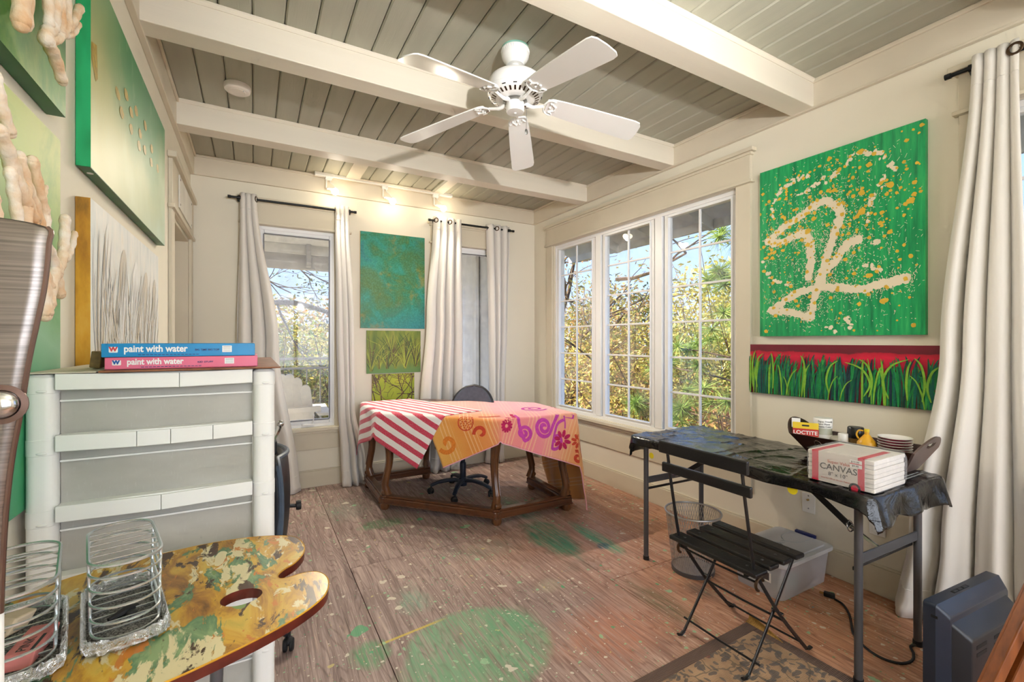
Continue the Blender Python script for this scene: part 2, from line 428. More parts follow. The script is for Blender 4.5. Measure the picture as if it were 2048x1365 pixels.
# dried drips and flecks: three sizes of random cells
for sc2, thr, keep, dens in ((4.5, .22, .58, .46), (11, .27, .66, .60), (30, .30, .60, .62), (75, .32, .55, .60)):
    dv = t.n('VectorMath', {0: o, 1: t.n('VectorMath', {0: t.n('TexNoise', {'Vector': o, 'Scale': sc2 * 1.7, 'Detail': 3}).outputs[1], 'Scale': .35 / sc2 * 2}, operation='SCALE').outputs[0]}, operation='ADD').outputs[0]
    vn = t.n('TexVoronoi', {'Vector': dv, 'Scale': sc2})
    cc = t.sep(vn.outputs['Color'])
    inside = t.math('LESS_THAN', vn.outputs['Distance'], t.math('MULTIPLY', cc[1], thr))
    area = t.step(t.noise(o, 1.4, 3), .30, .62)
    on = t.math('MULTIPLY', inside, t.math('LESS_THAN', cc[0], t.math('MULTIPLY', area, dens)))
    pc = t.ramp(cc[2], [(0, (70, 166, 112)), (.22, (150, 196, 150)), (.36, (222, 214, 196)), (.52, (206, 190, 120)), (.62, (120, 168, 172)), (.72, (226, 222, 216)), (.86, (40, 120, 100)), (.94, (60, 52, 58))], 'CONSTANT')
    base = t.mix(t.math('MULTIPLY', on, .80), base, pc)
t.fin(base, t.ramp(grain, [(.3, .62), (.7, .48)]))
t.bump(grain, .25, .003)

# art: grounds of the canvases
t = NT('canvas_splatter'); v1 = t.noise(t.map(t.co(), (1, 14, 1.2)), 3.5, 5, .6)
c = t.ramp(v1, [(.28, (8, 124, 76)), (.5, (20, 166, 98)), (.66, (48, 186, 106)), (.8, (110, 200, 132))])
t.fin(c, .4); t.bump(v1, .1, .002)
t = NT('canvas_red'); o = t.co(); z = t.sep(o)[2]; nz = t.noise(t.map(o, (1, 1, 2)), 7, 5, .6)
zz = t.math('ADD', z, t.math('MULTIPLY', t.math('SUBTRACT', nz, .5), .05))
c = t.ramp(t.math('MULTIPLY_ADD', zz, 3.2, -3.13), [(.0, (96, 22, 30)), (.5, (138, 22, 40)), (.68, (196, 22, 60)), (.78, (222, 26, 66)), (.845, (190, 24, 52)), (.86, (112, 26, 44)), (1.0, (126, 24, 48))])
t.fin(c, .45); t.bump(nz, .2, .003)
t = NT('canvas_teal'); o = t.co(); z = t.sep(o)
a = t.noise(o, 4.2, 6, .62, .8); b2 = t.noise(t.map(o, (1, 1, 1), (4, 0, 2)), 2.6, 4, .55, .6); fine = t.noise(o, 70, 3, .7)
c = t.ramp(a, [(.26, (18, 122, 128)), (.42, (30, 142, 122)), (.52, (34, 122, 84)), (.62, (70, 118, 60)), (.74, (128, 128, 34))])
ol = t.step(b2, .46, .62); c = t.mix(t.math('MULTIPLY', ol, .8), c, (78, 112, 44)); gy = t.step(t.noise(t.map(o, (1, 1, 1), (9, 0, 5)), 6, 5, .6), .58, .68); c = t.mix(t.math('MULTIPLY', gy, .7), c, (146, 134, 40))
low = t.step(t.math('ADD', t.math('MULTIPLY_ADD', z[2], -2.4, t.math('MULTIPLY', z[0], .9)), t.math('MULTIPLY', a, 1.0)), -2.35, -1.75)
c = t.mix(t.math('MULTIPLY', low, .75), c, (20, 124, 142))
c = t.mix(t.math('MULTIPLY', t.step(fine, .50, .70), .35), c, (92, 174, 146)); c = t.mix(t.math('MULTIPLY', t.step(fine, .48, .32), .45), c, (18, 78, 56))
t.fin(c, .42); t.bump(fine, .3, .002)
t = NT('canvas_meadow'); o = t.co(); nz = t.noise(t.map(o, (6, 1, 1)), 4, 4); z = t.sep(o)[2]
c = t.ramp(nz, [(.3, (82, 106, 36)), (.5, (118, 134, 44)), (.7, (146, 150, 58))]); c = t.mix(t.step(z, 1.10, 1.03), c, (98, 138, 72))
t.fin(c, .5)
t = NT('canvas_lime'); nz = t.noise(t.co(), 5, 4); t.fin(t.ramp(nz, [(.3, (140, 162, 30)), (.7, (186, 190, 50))]), .5)
t = NT('canvas_leaf_green'); o = t.co(); p = t.sep(o); nz = t.noise(t.map(o, (1, 2.2, 1), (0, 0, 0), (.6, 0, 0)), 4.5, 6, .65); n2 = t.noise(o, 1.7, 3)
h = t.math('ADD', t.math('MULTIPLY', t.math('SUBTRACT', p[2], 1.81), 1.25), t.math('MULTIPLY', t.math('SUBTRACT', n2, .5), .9))
c = t.ramp(h, [(.0, (196, 208, 168)), (.22, (176, 188, 130)), (.42, (120, 158, 104)), (.62, (74, 146, 92)), (.85, (50, 134, 82))])
leftgold = t.math('MULTIPLY', t.step(p[1], 2.25, 1.75), t.step(h, .75, .35)); c = t.mix(t.math('MULTIPLY', leftgold, .65), c, (202, 192, 122))
pale = t.math('MULTIPLY', t.step(p[1], 2.35, 2.9), t.step(h, .40, .05)); c = t.mix(t.math('MULTIPLY', pale, .8), c, (196, 220, 206))
c = t.mix(t.math('MULTIPLY', t.step(nz, .55, .75), .30), c, (182, 206, 158))
t.fin(c, .5); t.bump(nz, .15, .003)
M('paint_emerald', (40, 186, 120), .35, c2=(16, 150, 90), vs=18, stretch=(1, 1, .3), bump=.3, bs=60)
M('paint_deep_green', (44, 118, 66), .4, c2=(22, 88, 54), vs=10)
t = NT('canvas_lime_wash'); o = t.co(); p = t.sep(o); nz = t.noise(o, 5, 6, .65, .5); n2 = t.noise(o, 1.9, 3)
h = t.math('ADD', p[2], t.math('MULTIPLY', t.math('SUBTRACT', n2, .5), .7))
c = t.ramp(t.math('MULTIPLY_ADD', h, 1.4, -1.65), [(.0, (70, 160, 112)), (.25, (150, 196, 158)), (.45, (108, 164, 78)), (.62, (158, 182, 88)), (.9, (178, 190, 98))])
c = t.mix(t.math('MULTIPLY', t.step(nz, .52, .72), .55), c, (74, 146, 66)); t.fin(c, .55); t.bump(nz, .2, .003)
t = NT('canvas_moss'); o = t.co(); p = t.sep(o); nz = t.noise(o, 4, 6, .65, .5)
c = t.ramp(nz, [(.28, (32, 106, 52)), (.5, (88, 148, 72)), (.72, (150, 178, 92))]); t.fin(c, .5); t.bump(nz, .2, .003)
t = NT('canvas_plume'); o = t.co(); nz = t.noise(t.map(o, (1, 5, 1)), 3.2, 6, .62, .6); n2 = t.noise(o, 3, 4)
c = t.ramp(nz, [(.3, (206, 210, 208)), (.46, (232, 233, 230)), (.6, (242, 239, 233)), (.75, (228, 217, 198))])
c = t.mix(t.math('MULTIPLY', t.step(n2, .5, .7), .6), c, (206, 220, 226)); t.fin(c, .6); t.bump(nz, .4, .004)
t = NT('paint_ochre'); o = t.co(); nz = t.noise(t.map(o, (1, 1, .35)), 10, 5, .65)
t.fin(t.ramp(nz, [(.28, (104, 78, 24)), (.42, (176, 124, 24)), (.6, (214, 160, 40)), (.8, (226, 186, 82))]), .5)
M('plume_line', (222, 206, 182), .7, var=.15, vs=20); M('plume_white', (244, 243, 240), .6, var=.04); M('plume_tan', (222, 212, 196), .6, var=.08, vs=16, stretch=(1, 6, 1))
M('gold_leaf', (196, 166, 30), .42, var=.2, vs=60)
M('paint_cream', (240, 228, 200), .5, var=.03); M('paint_yellow', (232, 190, 62), .5, var=.06, vs=30)
for nm, cc in (('blade_green', (26, 142, 74)), ('blade_dark', (12, 92, 70)), ('blade_teal', (12, 108, 92)), ('blade_lime', (138, 196, 62)), ('blade_mid', (64, 168, 78)), ('blade_navy', (22, 52, 66)),
               ('sedge_olive', (122, 134, 34)), ('sedge_lime', (168, 178, 58)), ('sedge_dark', (54, 84, 28)), ('sedge_brown', (92, 78, 36)), ('branch_brown', (74, 46, 34)), ('branch_tan', (138, 112, 60))):
    M(nm, cc, .4, var=.12, vs=40, bump=.3, bs=120)

# palette
t = NT('palette_top'); o = t.map(t.co(), (1, 1, 1), (.3, .1, 0)); w = t.map(o, (2.2, .9, 1), (0, 0, 0), (0, 0, .6))
wob = t.n('VectorMath', {0: w, 1: t.n('VectorMath', {0: t.n('TexNoise', {'Vector': w, 'Scale': 9, 'Detail': 4}).outputs[1], 'Scale': .10}, operation='SCALE').outputs[0]}, operation='ADD').outputs[0]
n1 = t.noise(w, 8, 6, .65, .8); n2 = t.noise(t.map(w, (1, 1, 1), (3, 2, 0)), 8, 6, .6, .6); n3 = t.noise(t.map(w, (1, 1, 1), (8, 5, 0)), 10, 6, .6, .5); n4 = t.noise(t.map(w, (1, 1, 1), (1, 9, 0)), 12, 6, .65, .5)
c = t.ramp(n1, [(.28, (92, 58, 18)), (.40, (164, 112, 26)), (.52, (206, 158, 38)), (.62, (214, 178, 66)), (.78, (176, 160, 52))])
c = t.mix(t.step(n2, .535, .56), c, (92, 132, 92)); c = t.mix(t.math('MULTIPLY', t.step(n2, .57, .66), .8), c, (152, 176, 122))
c = t.mix(t.step(n3, .555, .58), c, (222, 210, 166)); c = t.mix(t.step(n4, .565, .60), c, (74, 46, 18)); c = t.mix(t.step(n4, .40, .375), c, (204, 126, 34))
vb = t.n('TexVoronoi', {'Vector': wob, 'Scale': 11}); vcc = t.sep(vb.outputs['Color'])
c = t.mix(t.math('MULTIPLY', t.math('LESS_THAN', vb.outputs['Distance'], t.math('MULTIPLY', vcc[1], .34)), t.math('LESS_THAN', vcc[0], .45)), c, t.ramp(vcc[2], [(0, (226, 212, 168)), (.4, (210, 150, 40)), (.6, (226, 216, 180)), (.8, (120, 150, 80))], 'CONSTANT'))
t.fin(c, .30); t.bump(n2, .06, .002)
M('palette_edge', (104, 38, 26), .3, c2=(70, 22, 16), vs=30)

# rug
t = NT('rug_field'); o = t.co(); wv = t.n('VectorMath', {0: o, 1: t.n('VectorMath', {0: t.n('TexNoise', {'Vector': o, 'Scale': 14, 'Detail': 2}).outputs[1], 'Scale': .05}, operation='SCALE').outputs[0]}, operation='ADD').outputs[0]
c = t.ramp(t.noise(o, 9, 4), [(.35, (158, 124, 96)), (.65, (192, 156, 122))])
for sc2, st, thr, keep, cc in ((18, (1, 2.3, 1), .42, .85, (88, 84, 84)), (22, (2.4, 1, 1), .38, .7, (98, 92, 90)), (11, (1.3, 1, 1), .24, .28, (132, 84, 72))):
    vv = t.n('TexVoronoi', {'Vector': t.map(wv, st, (0, 0, 0), (0, 0, .5)), 'Scale': sc2}); k = t.sep(vv.outputs['Color'])
    c = t.mix(t.math('MULTIPLY', t.math('MULTIPLY', t.math('LESS_THAN', vv.outputs['Distance'], thr), t.math('LESS_THAN', k[0], keep)), .8), c, cc)
ed = t.n('TexVoronoi', {'Vector': wv, 'Scale': 7}, feature='DISTANCE_TO_EDGE').outputs['Distance']
c = t.mix(t.math('MULTIPLY', t.math('LESS_THAN', ed, .018), .7), c, (98, 88, 78))
rib = t.wave(t.map(o, (1, 1, 1)), 70, .3, 0, 1, 'Y'); c = t.mix(t.math('MULTIPLY', rib, .28), c, (84, 62, 44))
t.fin(c, .95); t.bump(rib, .5, .003)
t = NT('rug_border'); rib = t.wave(t.co(), 60, .3, 0, 1, 'Y'); t.fin(t.ramp(rib, [(.2, (84, 66, 58)), (.8, (118, 94, 82))]), .95); t.bump(rib, .5, .003)
M('straw', (190, 146, 74), .9, var=.25, vs=60, stretch=(1, 8, 1), bump=.5, bs=200)

# cloth
t = NT('curtain_cloth'); nz = t.noise(t.co(), 220, 2); t.fin((250, 246, 240), .85, Sheen_Weight=.2); t.bump(nz, .12, .002)
tl = t.n('BsdfTranslucent', {'Color': (.93, .89, .82)}); ms = t.n('MixShader', {0: .22})
t.L(t.b.outputs[0], ms.inputs[1]); t.L(tl.outputs[0], ms.inputs[2]); t.L(ms.outputs[0], t.out.inputs[0])
t = NT('striped_towel'); uv = t.co('UV'); p = t.sep(uv); fz = t.noise(uv, 240, 2)
st = t.math('FRACT', t.math('ADD', t.math('DIVIDE', p[0], .082), t.math('MULTIPLY', t.noise(uv, 9, 2), .10)))
c = t.mix(t.math('MULTIPLY', t.math('LESS_THAN', st, .47), t.step(fz, .22, .42)), (242, 238, 236), (206, 52, 84))
t.fin(c, .9, Sheen_Weight=.3); t.bump(fz, .3, .003)
t = NT('beach_towel'); uv = t.co('UV'); p = t.sep(uv); fz = t.noise(uv, 260, 2); low = t.noise(uv, 3.5, 3)
f = t.math('ADD', p[0], t.math('MULTIPLY', t.math('SUBTRACT', low, .5), .3))
c = t.ramp(t.math('MULTIPLY', f, .6), [(.0, (238, 178, 74)), (.15, (234, 146, 44)), (.27, (238, 148, 70)), (.34, (240, 138, 128)), (.52, (244, 138, 150)), (.66, (246, 168, 128)), (.78, (240, 160, 70))])
bars = t.math('FRACT', t.math('DIVIDE', p[0], .17)); thin = t.math('FRACT', t.math('DIVIDE', p[0], .028))
c = t.mix(t.math('MULTIPLY', t.math('MULTIPLY', t.step(bars, .45, .47), t.math('LESS_THAN', thin, .30)), .6), c, (250, 206, 150))
topf = t.math('MULTIPLY', t.step(p[1], .34, .60), t.step(p[0], 1.30, 1.15)); c = t.mix(t.math('MULTIPLY', topf, .55), c, (246, 178, 196))
c = t.mix(t.math('MULTIPLY', t.step(fz, .45, .7), .25), c, (250, 214, 196))
t.fin(c, .95, Sheen_Weight=.4); t.bump(fz, .45, .004)
M('motif_magenta', (214, 72, 176), .95, var=.12, vs=80); M('motif_crimson', (206, 34, 96), .95, var=.15, vs=80); M('motif_red', (222, 78, 52), .95, var=.15, vs=80); M('motif_orange', (240, 140, 52), .95, var=.1, vs=80)
M('hem_pink', (246, 176, 196), .95)
# black plastic sheet
t = NT('black_sheet'); o = t.co(); n1 = t.noise(o, 9, 5, .6, 1.0); n2 = t.noise(t.map(o, (1, .35, 1)), 30, 4, .65, .8)
t.fin((9, 9, 11), .10, Specular_IOR_Level=.5); t.bump(t.math('ADD', n1, t.math('MULTIPLY', n2, .15)), .7, .010)
t = NT('foil'); n1 = t.noise(t.co(), 70, 4, .7, 1.5); t.fin((244, 245, 246), .2, Metallic=1.0); t.bump(n1, 1.0, .02)
t = NT('grey_pad'); n1 = t.noise(t.co(), 420, 2); t.fin(t.ramp(n1, [(.4, (62, 62, 62)), (.62, (150, 148, 144))]), .9)
t = NT('brushed_steel'); n1 = t.noise(t.map(t.co(), (2, 2, 120)), 4, 4, .6); t.fin(t.ramp(n1, [(.3, (112, 106, 103)), (.7, (150, 143, 138))]), .34, Metallic=1.0); t.bump(n1, .05, .002)
M('steel_edge', (120, 98, 90), .35, metal=.9)

wood('walnut', (60, 34, 20), (128, 80, 44), 10, 2, .28, .25, .3)
wood('walnut_rail', (56, 30, 18), (112, 66, 38), 8, 0, .28, .25, .3)
wood('easel_wood', (96, 48, 20), (156, 88, 40), 12, 2, .35, .12, .2)
wood('tray_wood', (38, 20, 16), (70, 40, 30), 16, 1, .35, .1, .2)
M('tray_end', (122, 104, 98), .4, c2=(92, 76, 72)); M('tray_relief', (104, 78, 60), .4, var=.1)
M('hardboard', (150, 98, 62), .55, c2=(118, 70, 42), vs=30); M('hardboard_pale', (206, 196, 176), .6)
M('gold_block', (142, 112, 58), .5, var=.3, vs=50)
M('box_blue', (16, 142, 206), .35, var=.05, vs=12); M('box_pink', (228, 122, 158), .35, c2=(234, 104, 128), vs=5); M('print_white', (248, 246, 244), .5); M('print_grey', (168, 176, 182), .5); M('print_navy', (44, 52, 110), .5); M('print_red', (212, 66, 74), .5); M('print_blue', (24, 92, 168), .5)
M('canvas_white', (238, 232, 224), .7, var=.05, vs=30); M('canvas_label', (228, 218, 210), .5); M('label_red', (222, 52, 78), .45); M('print_black', (36, 32, 34), .5); M('label_brick', (204, 84, 62), .5)
M('yellow_tag', (236, 214, 28), .5); M('ink_yellow', (238, 178, 46), .35); M('cap_black', (22, 24, 26), .25); M('card_yellow', (240, 206, 40), .45); M('card_red', (198, 44, 40), .45)
M('plate_white', (246, 242, 240), .2); M('plate_rim', (168, 36, 66), .3)
M('eraser_pink', (216, 132, 128), .8, var=.12, vs=30); M('eraser_tan', (222, 202, 172), .85, var=.1, vs=20)
t = NT('coral'); n1 = t.noise(t.co(), 16, 4, .6); n2 = t.noise(t.co(), 120, 3); t.fin(t.ramp(n1, [(.32, (226, 182, 138)), (.5, (236, 212, 184)), (.68, (246, 238, 228))]), .85); t.bump(n2, .5, .004)
t = NT('bulb_glow'); t.b.inputs['Emission Color'].default_value = (1, .86, .62, 1); t.b.inputs['Emission Strength'].default_value = 26; t.fin((255, 240, 214), .3)
M('wall_plate', (244, 242, 236), .35); M('vent_plate', (240, 236, 226), .45)
M('teal_gasket', (150, 206, 190), .5); M('alu_pull', (150, 150, 146), .3, metal=.8)
M('mesh_metal', (186, 184, 182), .35, metal=.6)
M('screen_frame', (116, 116, 120), .45, metal=.3)
# ================================================================ the room
XL, XR, YB, YF, ZC = -.443, 2.814, 4.437, -1.95, 2.805
fl = MB().box(XL - .2, XR + .16, YF - .16, YB + .16, -.25, -.016).build('floor', 'concrete_floor'); struct(fl)
def sheet(x0, x1, y0, y1):
    g = .0016
    MB().box(x0 + g, x1 - g, y0 + g, y1 - g, -.016, 0).build('plywood_sheet', 'plywood', fl, bevel=.0012)
for x0, x1, cuts in ((XL - .16, .481, (YF, .02, 1.46, 3.90, YB)), (.481, 1.70, (YF, .295, 2.735, YB)), (1.70, XR, (YF, -.54, 1.90, 4.34, YB))):
    for a, b in zip(cuts, cuts[1:]): sheet(x0, x1, a, b)

cl = MB().box(XL - .3, XR + .16, YF - .16, YB + .16, ZC + .02, ZC + .16).build('ceiling', 'board_paint'); struct(cl)
x = .661 - .1337 * 9
while x < XR:
    a, b = max(x, XL - .01), min(x + .1337, XR)
    if b - a > .01:
        g = .002; c = .007
        prof = [(a + g, ZC + .02), (a + g, ZC + c), (a + g + c, ZC), (b - g - c, ZC), (b - g, ZC + c), (b - g, ZC + .02)]
        MB().prism(prof, YF, YB, T=lambda px, pz, y: (px, y, pz)).build('board', 'board_paint', cl)
    x += .1337

# ceiling beams, each with a bead against the boards
for i, (y0, y1) in enumerate(((3.452, 3.578), (2.412, 2.532), (1.414, 1.540), (.40, .525), (-.61, -.485))):
    r = srootempty('trim_%d' % (i + 1), (XL, y0, 2.648), 'painted ceiling beam')
    MB().box(XL + .02, XR - .02, y0, y1, 2.650, ZC).build('beam', 'beam_paint', r, bevel=.004)
    MB().prism([(y0 - .014, ZC), (y0 - .014, ZC - .008), (y0 - .004, ZC - .02), (y0, ZC - .02), (y0, ZC)], XL, XR - .02, T=lambda y, z, x: (x, y, z)).build('bead', 'beam_paint', r)
    MB().prism([(y1 + .014, ZC), (y1 + .014, ZC - .008), (y1 + .004, ZC - .02), (y1, ZC - .02), (y1, ZC)], XL, XR - .02, T=lambda y, z, x: (x, y, z)).build('bead', 'beam_paint', r)
# crown boards
n = 6
def crown(nm, fn):
    global n
    r = srootempty(nm, (0, 0, 2.648), 'flat crown board')
    for part, mb in fn: mb.build(part, 'crown_paint', r, bevel=.003)
crown('trim_6', (('crown_board', MB().box(XL, XR, YB - .028, YB, 2.645, ZC)), ('bead', MB().box(XL, XR, YB - .042, YB - .028, ZC - .02, ZC))))
crown('trim_7', (('crown_board', MB().box(XR - .028, XR, YF, YB - .028, 2.645, ZC)), ('bead', MB().box(XR - .042, XR - .028, YF, YB - .028, ZC - .022, ZC)), ('bead', MB().box(XR - .034, XR - .028, YF, YB - .028, 2.648, 2.655))))
crown('trim_8', (('crown_board', MB().box(XL, XL + .028, YF, YB - .028, 2.645, ZC)), ('bead', MB().box(XL + .028, XL + .042, YF, YB - .028, ZC - .022, ZC))))
# access hatch framed in the last bay
r = srootempty('trim_9', (1.2, 4.1, ZC), 'flat frame of the ceiling hatch')
for b in ((.725, .845, 3.585, 4.40), (1.558, 1.66, 3.585, 4.40), (.845, 1.558, 4.315, 4.40)):
    MB().box(b[0], b[1], b[2], b[3], ZC - .012, ZC).build('frame_board', 'beam_paint', r, bevel=.002)
MB().box(.845, .853, 3.585, 4.315, ZC - .008, ZC + .004).build('shadow_strip', 'board_paint', r)
MB().box(1.528, 1.558, 3.70, 4.315, ZC - .016, ZC + .004).build('hinge_strip', 'board_paint', r)

def ab(mb, axis, pl, a0, a1, d0, d1, z0, z1, mi=0):
    if axis == 'x': return mb.box(a0, a1, pl + d0, pl + d1, z0, z1, mi)
    if axis == 'y': return mb.box(pl + d0, pl + d1, a0, a1, z0, z1, mi)
    if axis == 'l': return mb.box(pl - d1, pl - d0, a0, a1, z0, z1, mi)
    return mb.box(a0, a1, pl - d1, pl - d0, z0, z1, mi)          # front wall
def wall(nm, axis, pl, a0, a1, openings, th=.15, zt=ZC + .02):
    mb = MB(); cur = a0
    for o0, o1, z0, z1 in sorted(openings):
        ab(mb, axis, pl, cur, o0, 0, th, -.02, zt)
        if z0 > 0: ab(mb, axis, pl, o0, o1, 0, th, -.02, z0)
        ab(mb, axis, pl, o0, o1, 0, th, z1, zt)
        cur = o1
    ab(mb, axis, pl, cur, a1, 0, th, -.02, zt)
    return struct(mb.build(nm, 'wall_paint'))
W1 = (.02, .655, .535, 2.30); W2 = (1.675, 2.31, .535, 2.30); W3 = (1.90, 4.06, .575, 2.335); W4 = (-.55, .70, .575, 2.335); W5 = (-.1, 2.5, .45, 2.40)
wall('wall_back', 'x', YB, XL - .16, XR + .15, [W1, W2])
wall('wall_right', 'y', XR, YF, YB, [W3, W4])
wall('wall_left', 'l', XL, YF, YB, [(3.45, 4.31, 0, 2.10)], th=.16)
wall('wall_front', 'f', YF, XL - .16, XR + .15, [W5])

def baseb(nm, axis, pl, a0, a1, h=.155):
    mb = MB(); ab(mb, axis, pl, a0, a1, -.016, 0, 0, h - .012); ab(mb, axis, pl, a0, a1, -.010, 0, h - .012, h)
    struct(mb.build(nm, 'trim_paint', bevel=.002))
baseb('baseboard_back', 'x', YB, XL, XR); baseb('baseboard_right', 'y', XR, YF, YB - .016); baseb('baseboard_left', 'l', XL, YF, 3.34)

def casing(nm, axis, pl, o, side=.115, top_h=.20, apron=(.335, .478), sides=True):
    a0, a1, z0, z1 = o; r = srootempty(nm, (0, 0, z0), 'painted window casing')
    def pc(part, *b, mi='trim_paint'):
        ab(MB(), axis, pl, *b).build(part, mi, r, bevel=.0025)
    pc('side_casing', a0 - side, a0 + .004, -.022, 0, z0 - .02, z1); pc('side_casing', a1 - .004, a1 + side, -.022, 0, z0 - .02, z1)
    pc('head_casing', a0 - side, a1 + side, -.026, 0, z1, z1 + top_h)
    pc('head_fillet', a0 - side - .018, a1 + side + .018, -.042, 0, z1 + .002, z1 + .020)
    pc('head_cap', a0 - side - .03, a1 + side + .03, -.050, 0, z1 + top_h, z1 + top_h + .024)
    pc('head_cap_bed', a0 - side - .012, a1 + side + .012, -.036, 0, z1 + top_h - .018, z1 + top_h)
    pc('stool', a0 - side - .02, a1 + side + .02, -.050, 0, z0 - .030, z0 - .004)
    pc('stool_bed', a0 - side, a1 + side, -.030, 0, z0 - .055, z0 - .030)
    pc('apron', a0 - side, a1 + side, -.014, 0, apron[0], min(apron[1], z0 - .055))
    for a in (a0, a1 - .012): pc('jamb_liner', a, a + .012, 0, .03, z0, z1)
    return r
casing('trim_10', 'x', YB, W1, .115); casing('trim_11', 'x', YB, W2, .115); casing('trim_12', 'y', XR, W3, .10); casing('trim_13', 'y', XR, W4, .10)

def window(nm, axis, pl, o, panes, rows=1, cols=1, glassm='window_glass', dark=False):
    """vinyl frame, one sash per pane (g0,g1,z0,z1), muntin bars and glass lights"""
    a0, a1, z0, z1 = o; r = srootempty(nm, (0, 0, z0), None)
    def fb(part, m, *b, bev=.003): ab(MB(), axis, pl, *b).build(part, m, r, bevel=bev)
    f = .030
    fb('frame', 'white_vinyl', a0, a0 + f, .02, .13, z0, z1); fb('frame', 'white_vinyl', a1 - f, a1, .02, .13, z0, z1)
    fb('frame', 'white_vinyl', a0 + f, a1 - f, .02, .13, z0, z0 + f); fb('frame', 'white_vinyl', a0 + f, a1 - f, .02, .13, z1 - f, z1)
    for k in range(len(panes) - 1):
        m = (panes[k][1] + panes[k + 1][0]) / 2; fb('mullion', 'white_vinyl', m - .035, m + .035, .015, .13, z0 + f, z1 - f)
    for g0, g1, h0, h1 in panes:
        s = .044
        mb = MB(); ab(mb, axis, pl, g0 - s, g0, .028, .075, h0 - s, h1 + s); ab(mb, axis, pl, g1, g1 + s, .028, .075, h0 - s, h1 + s)
        ab(mb, axis, pl, g0, g1, .028, .075, h0 - s, h0); ab(mb, axis, pl, g0, g1, .028, .075, h1, h1 + s)
        sa = mb.build('sash', 'white_vinyl', r, bevel=.006)
        mb = MB()
        bd = .007
        for q in ((g0 - bd, g0 + .002, h0, h1), (g1 - .002, g1 + bd, h0, h1), (g0, g1, h0 - bd, h0 + .002), (g0, g1, h1 - .002, h1 + bd)):
            ab(mb, axis, pl, q[0], q[1], .018 if not dark else .016, .030, q[2], q[3])
        mb.build('glazing_bead' if not dark else 'screen_frame', 'white_vinyl' if not dark else 'screen_frame', sa, bevel=.002)
        cw, rh = (g1 - g0) / cols, (h1 - h0) / rows
        for k in range(1, cols):
            ab(MB(), axis, pl, g0 + k * cw - .0075, g0 + k * cw + .0075, .044, .060, h0, h1).build('muntin', 'white_vinyl', sa, bevel=.002)
        for k in range(1, rows):
            ab(MB(), axis, pl, g0, g1, .045, .059, h0 + k * rh - .0075, h0 + k * rh + .0075).build('muntin', 'white_vinyl', sa, bevel=.002)
        for i in range(cols):
            for j in range(rows):
                ab(MB(), axis, pl, g0 + i * cw, g0 + (i + 1) * cw, .051, .053, h0 + j * rh, h0 + (j + 1) * rh).build('pane', glassm, sa)
    return r
w1 = window('window_1', 'x', YB, W1, [(.075, .600, .600, 2.235)], glassm='screen_glass', dark=True)
w2 = window('window_2', 'x', YB, W2, [(1.730, 2.255, .600, 2.235)], glassm='screen_glass', dark=True)
w3 = window('window_3', 'y', XR, W3, [(1.965, 2.510, .632, 2.283), (2.700, 3.247, .632, 2.283), (3.437, 3.985, .632, 2.283)], 6, 2)
w4 = window('window_4', 'y', XR, W4, [(-.48, .04, .632, 2.283), (.12, .64, .632, 2.283)], 6, 2)
w5 = window('window_5', 'f', YF, W5, [(-.03, .75, .52, 2.33), (.83, 1.58, .52, 2.33), (1.66, 2.43, .52, 2.33)])  # unseen front window, added large to let sky light in
# casement crank and maker's mark on the first window
mb = MB(); mb.rbox(.37, .47, YB - .005, YB + .03, .552, .566, .005); mb.tube([(.455, YB + .01, .565), (.463, YB - .012, .60), (.463, YB - .016, .64)], .0055, 8); mb.ball((.463, YB - .016, .645), .008)
mb.build('crank', 'white_vinyl', w1, smooth=True)
mb = MB(); mb.box(.20, .235, YB + .0265, YB + .028, .575, .580); mb.box(.242, .272, YB + .0265, YB + .028, .574, .581); mb.build('maker_mark', 'print_black', w1)
mb = MB()
for z in (.72, 1.25): mb.ball((.632, YB + .026, z), .006)
mb.build('latch_screw', 'alu_pull', w1)

# door in the left wall
r = srootempty('door_1', (XL - .13, 3.88, 0), 'closed painted door deep in its casing')
MB().box(XL - .155, XL - .115, 3.46, 4.30, .005, 2.09).build('door_leaf', 'trim_paint', r, bevel=.003)
for y0, y1 in ((3.56, 3.85), (3.91, 4.20)):
    for z0, z1 in ((.2, .95), (1.08, 1.95)):
        MB().box(XL - .116, XL - .108, y0, y1, z0, z1).build('door_panel', 'trim_paint', r, bevel=.006)
mb = MB(); mb.tube([(XL - .115, 3.53, 1.0), (XL - .07, 3.53, 1.0)], .01, 10); mb.ball((XL - .06, 3.53, 1.0), .026); mb.build('door_knob', 'bronze', r, smooth=True)
for b in ((3.45, 3.475), (4.285, 4.31)): MB().box(XL - .16, XL, b[0], b[1], 0, 2.10).build('jamb', 'trim_paint', r)
MB().box(XL - .115, XL - .10, 4.27, 4.285, 0, 2.08).build('door_stop', 'trim_paint', r)
MB().box(XL - .16, XL, 3.475, 4.285, 2.075, 2.10).build('head_jamb', 'trim_paint', r)
for b in ((3.35, 3.455), (4.305, 4.41)): MB().box(XL, XL + .02, b[0], b[1], 0, 2.10).build('casing', 'trim_paint', r, bevel=.003)
MB().box(XL, XL + .022, 3.35, 4.415, 2.10, 2.40).build('head_casing', 'trim_paint', r, bevel=.003)
MB().box(XL, XL + .034, 3.335, 4.425, 2.105, 2.13).build('head_fillet', 'trim_paint', r, bevel=.003)
MB().box(XL, XL + .045, 3.32, 4.432, 2.40, 2.435).build('head_cap', 'trim_paint', r, bevel=.004)
rr = thing('cover_plate', 'white cover panel screwed to the head casing over the door', 'cover plate', (XL + .022, 3.9, 2.2))
MB().box(XL + .022, XL + .030, 3.58, 4.24, 2.165, 2.375).build('panel', 'vent_plate', rr, bevel=.003)
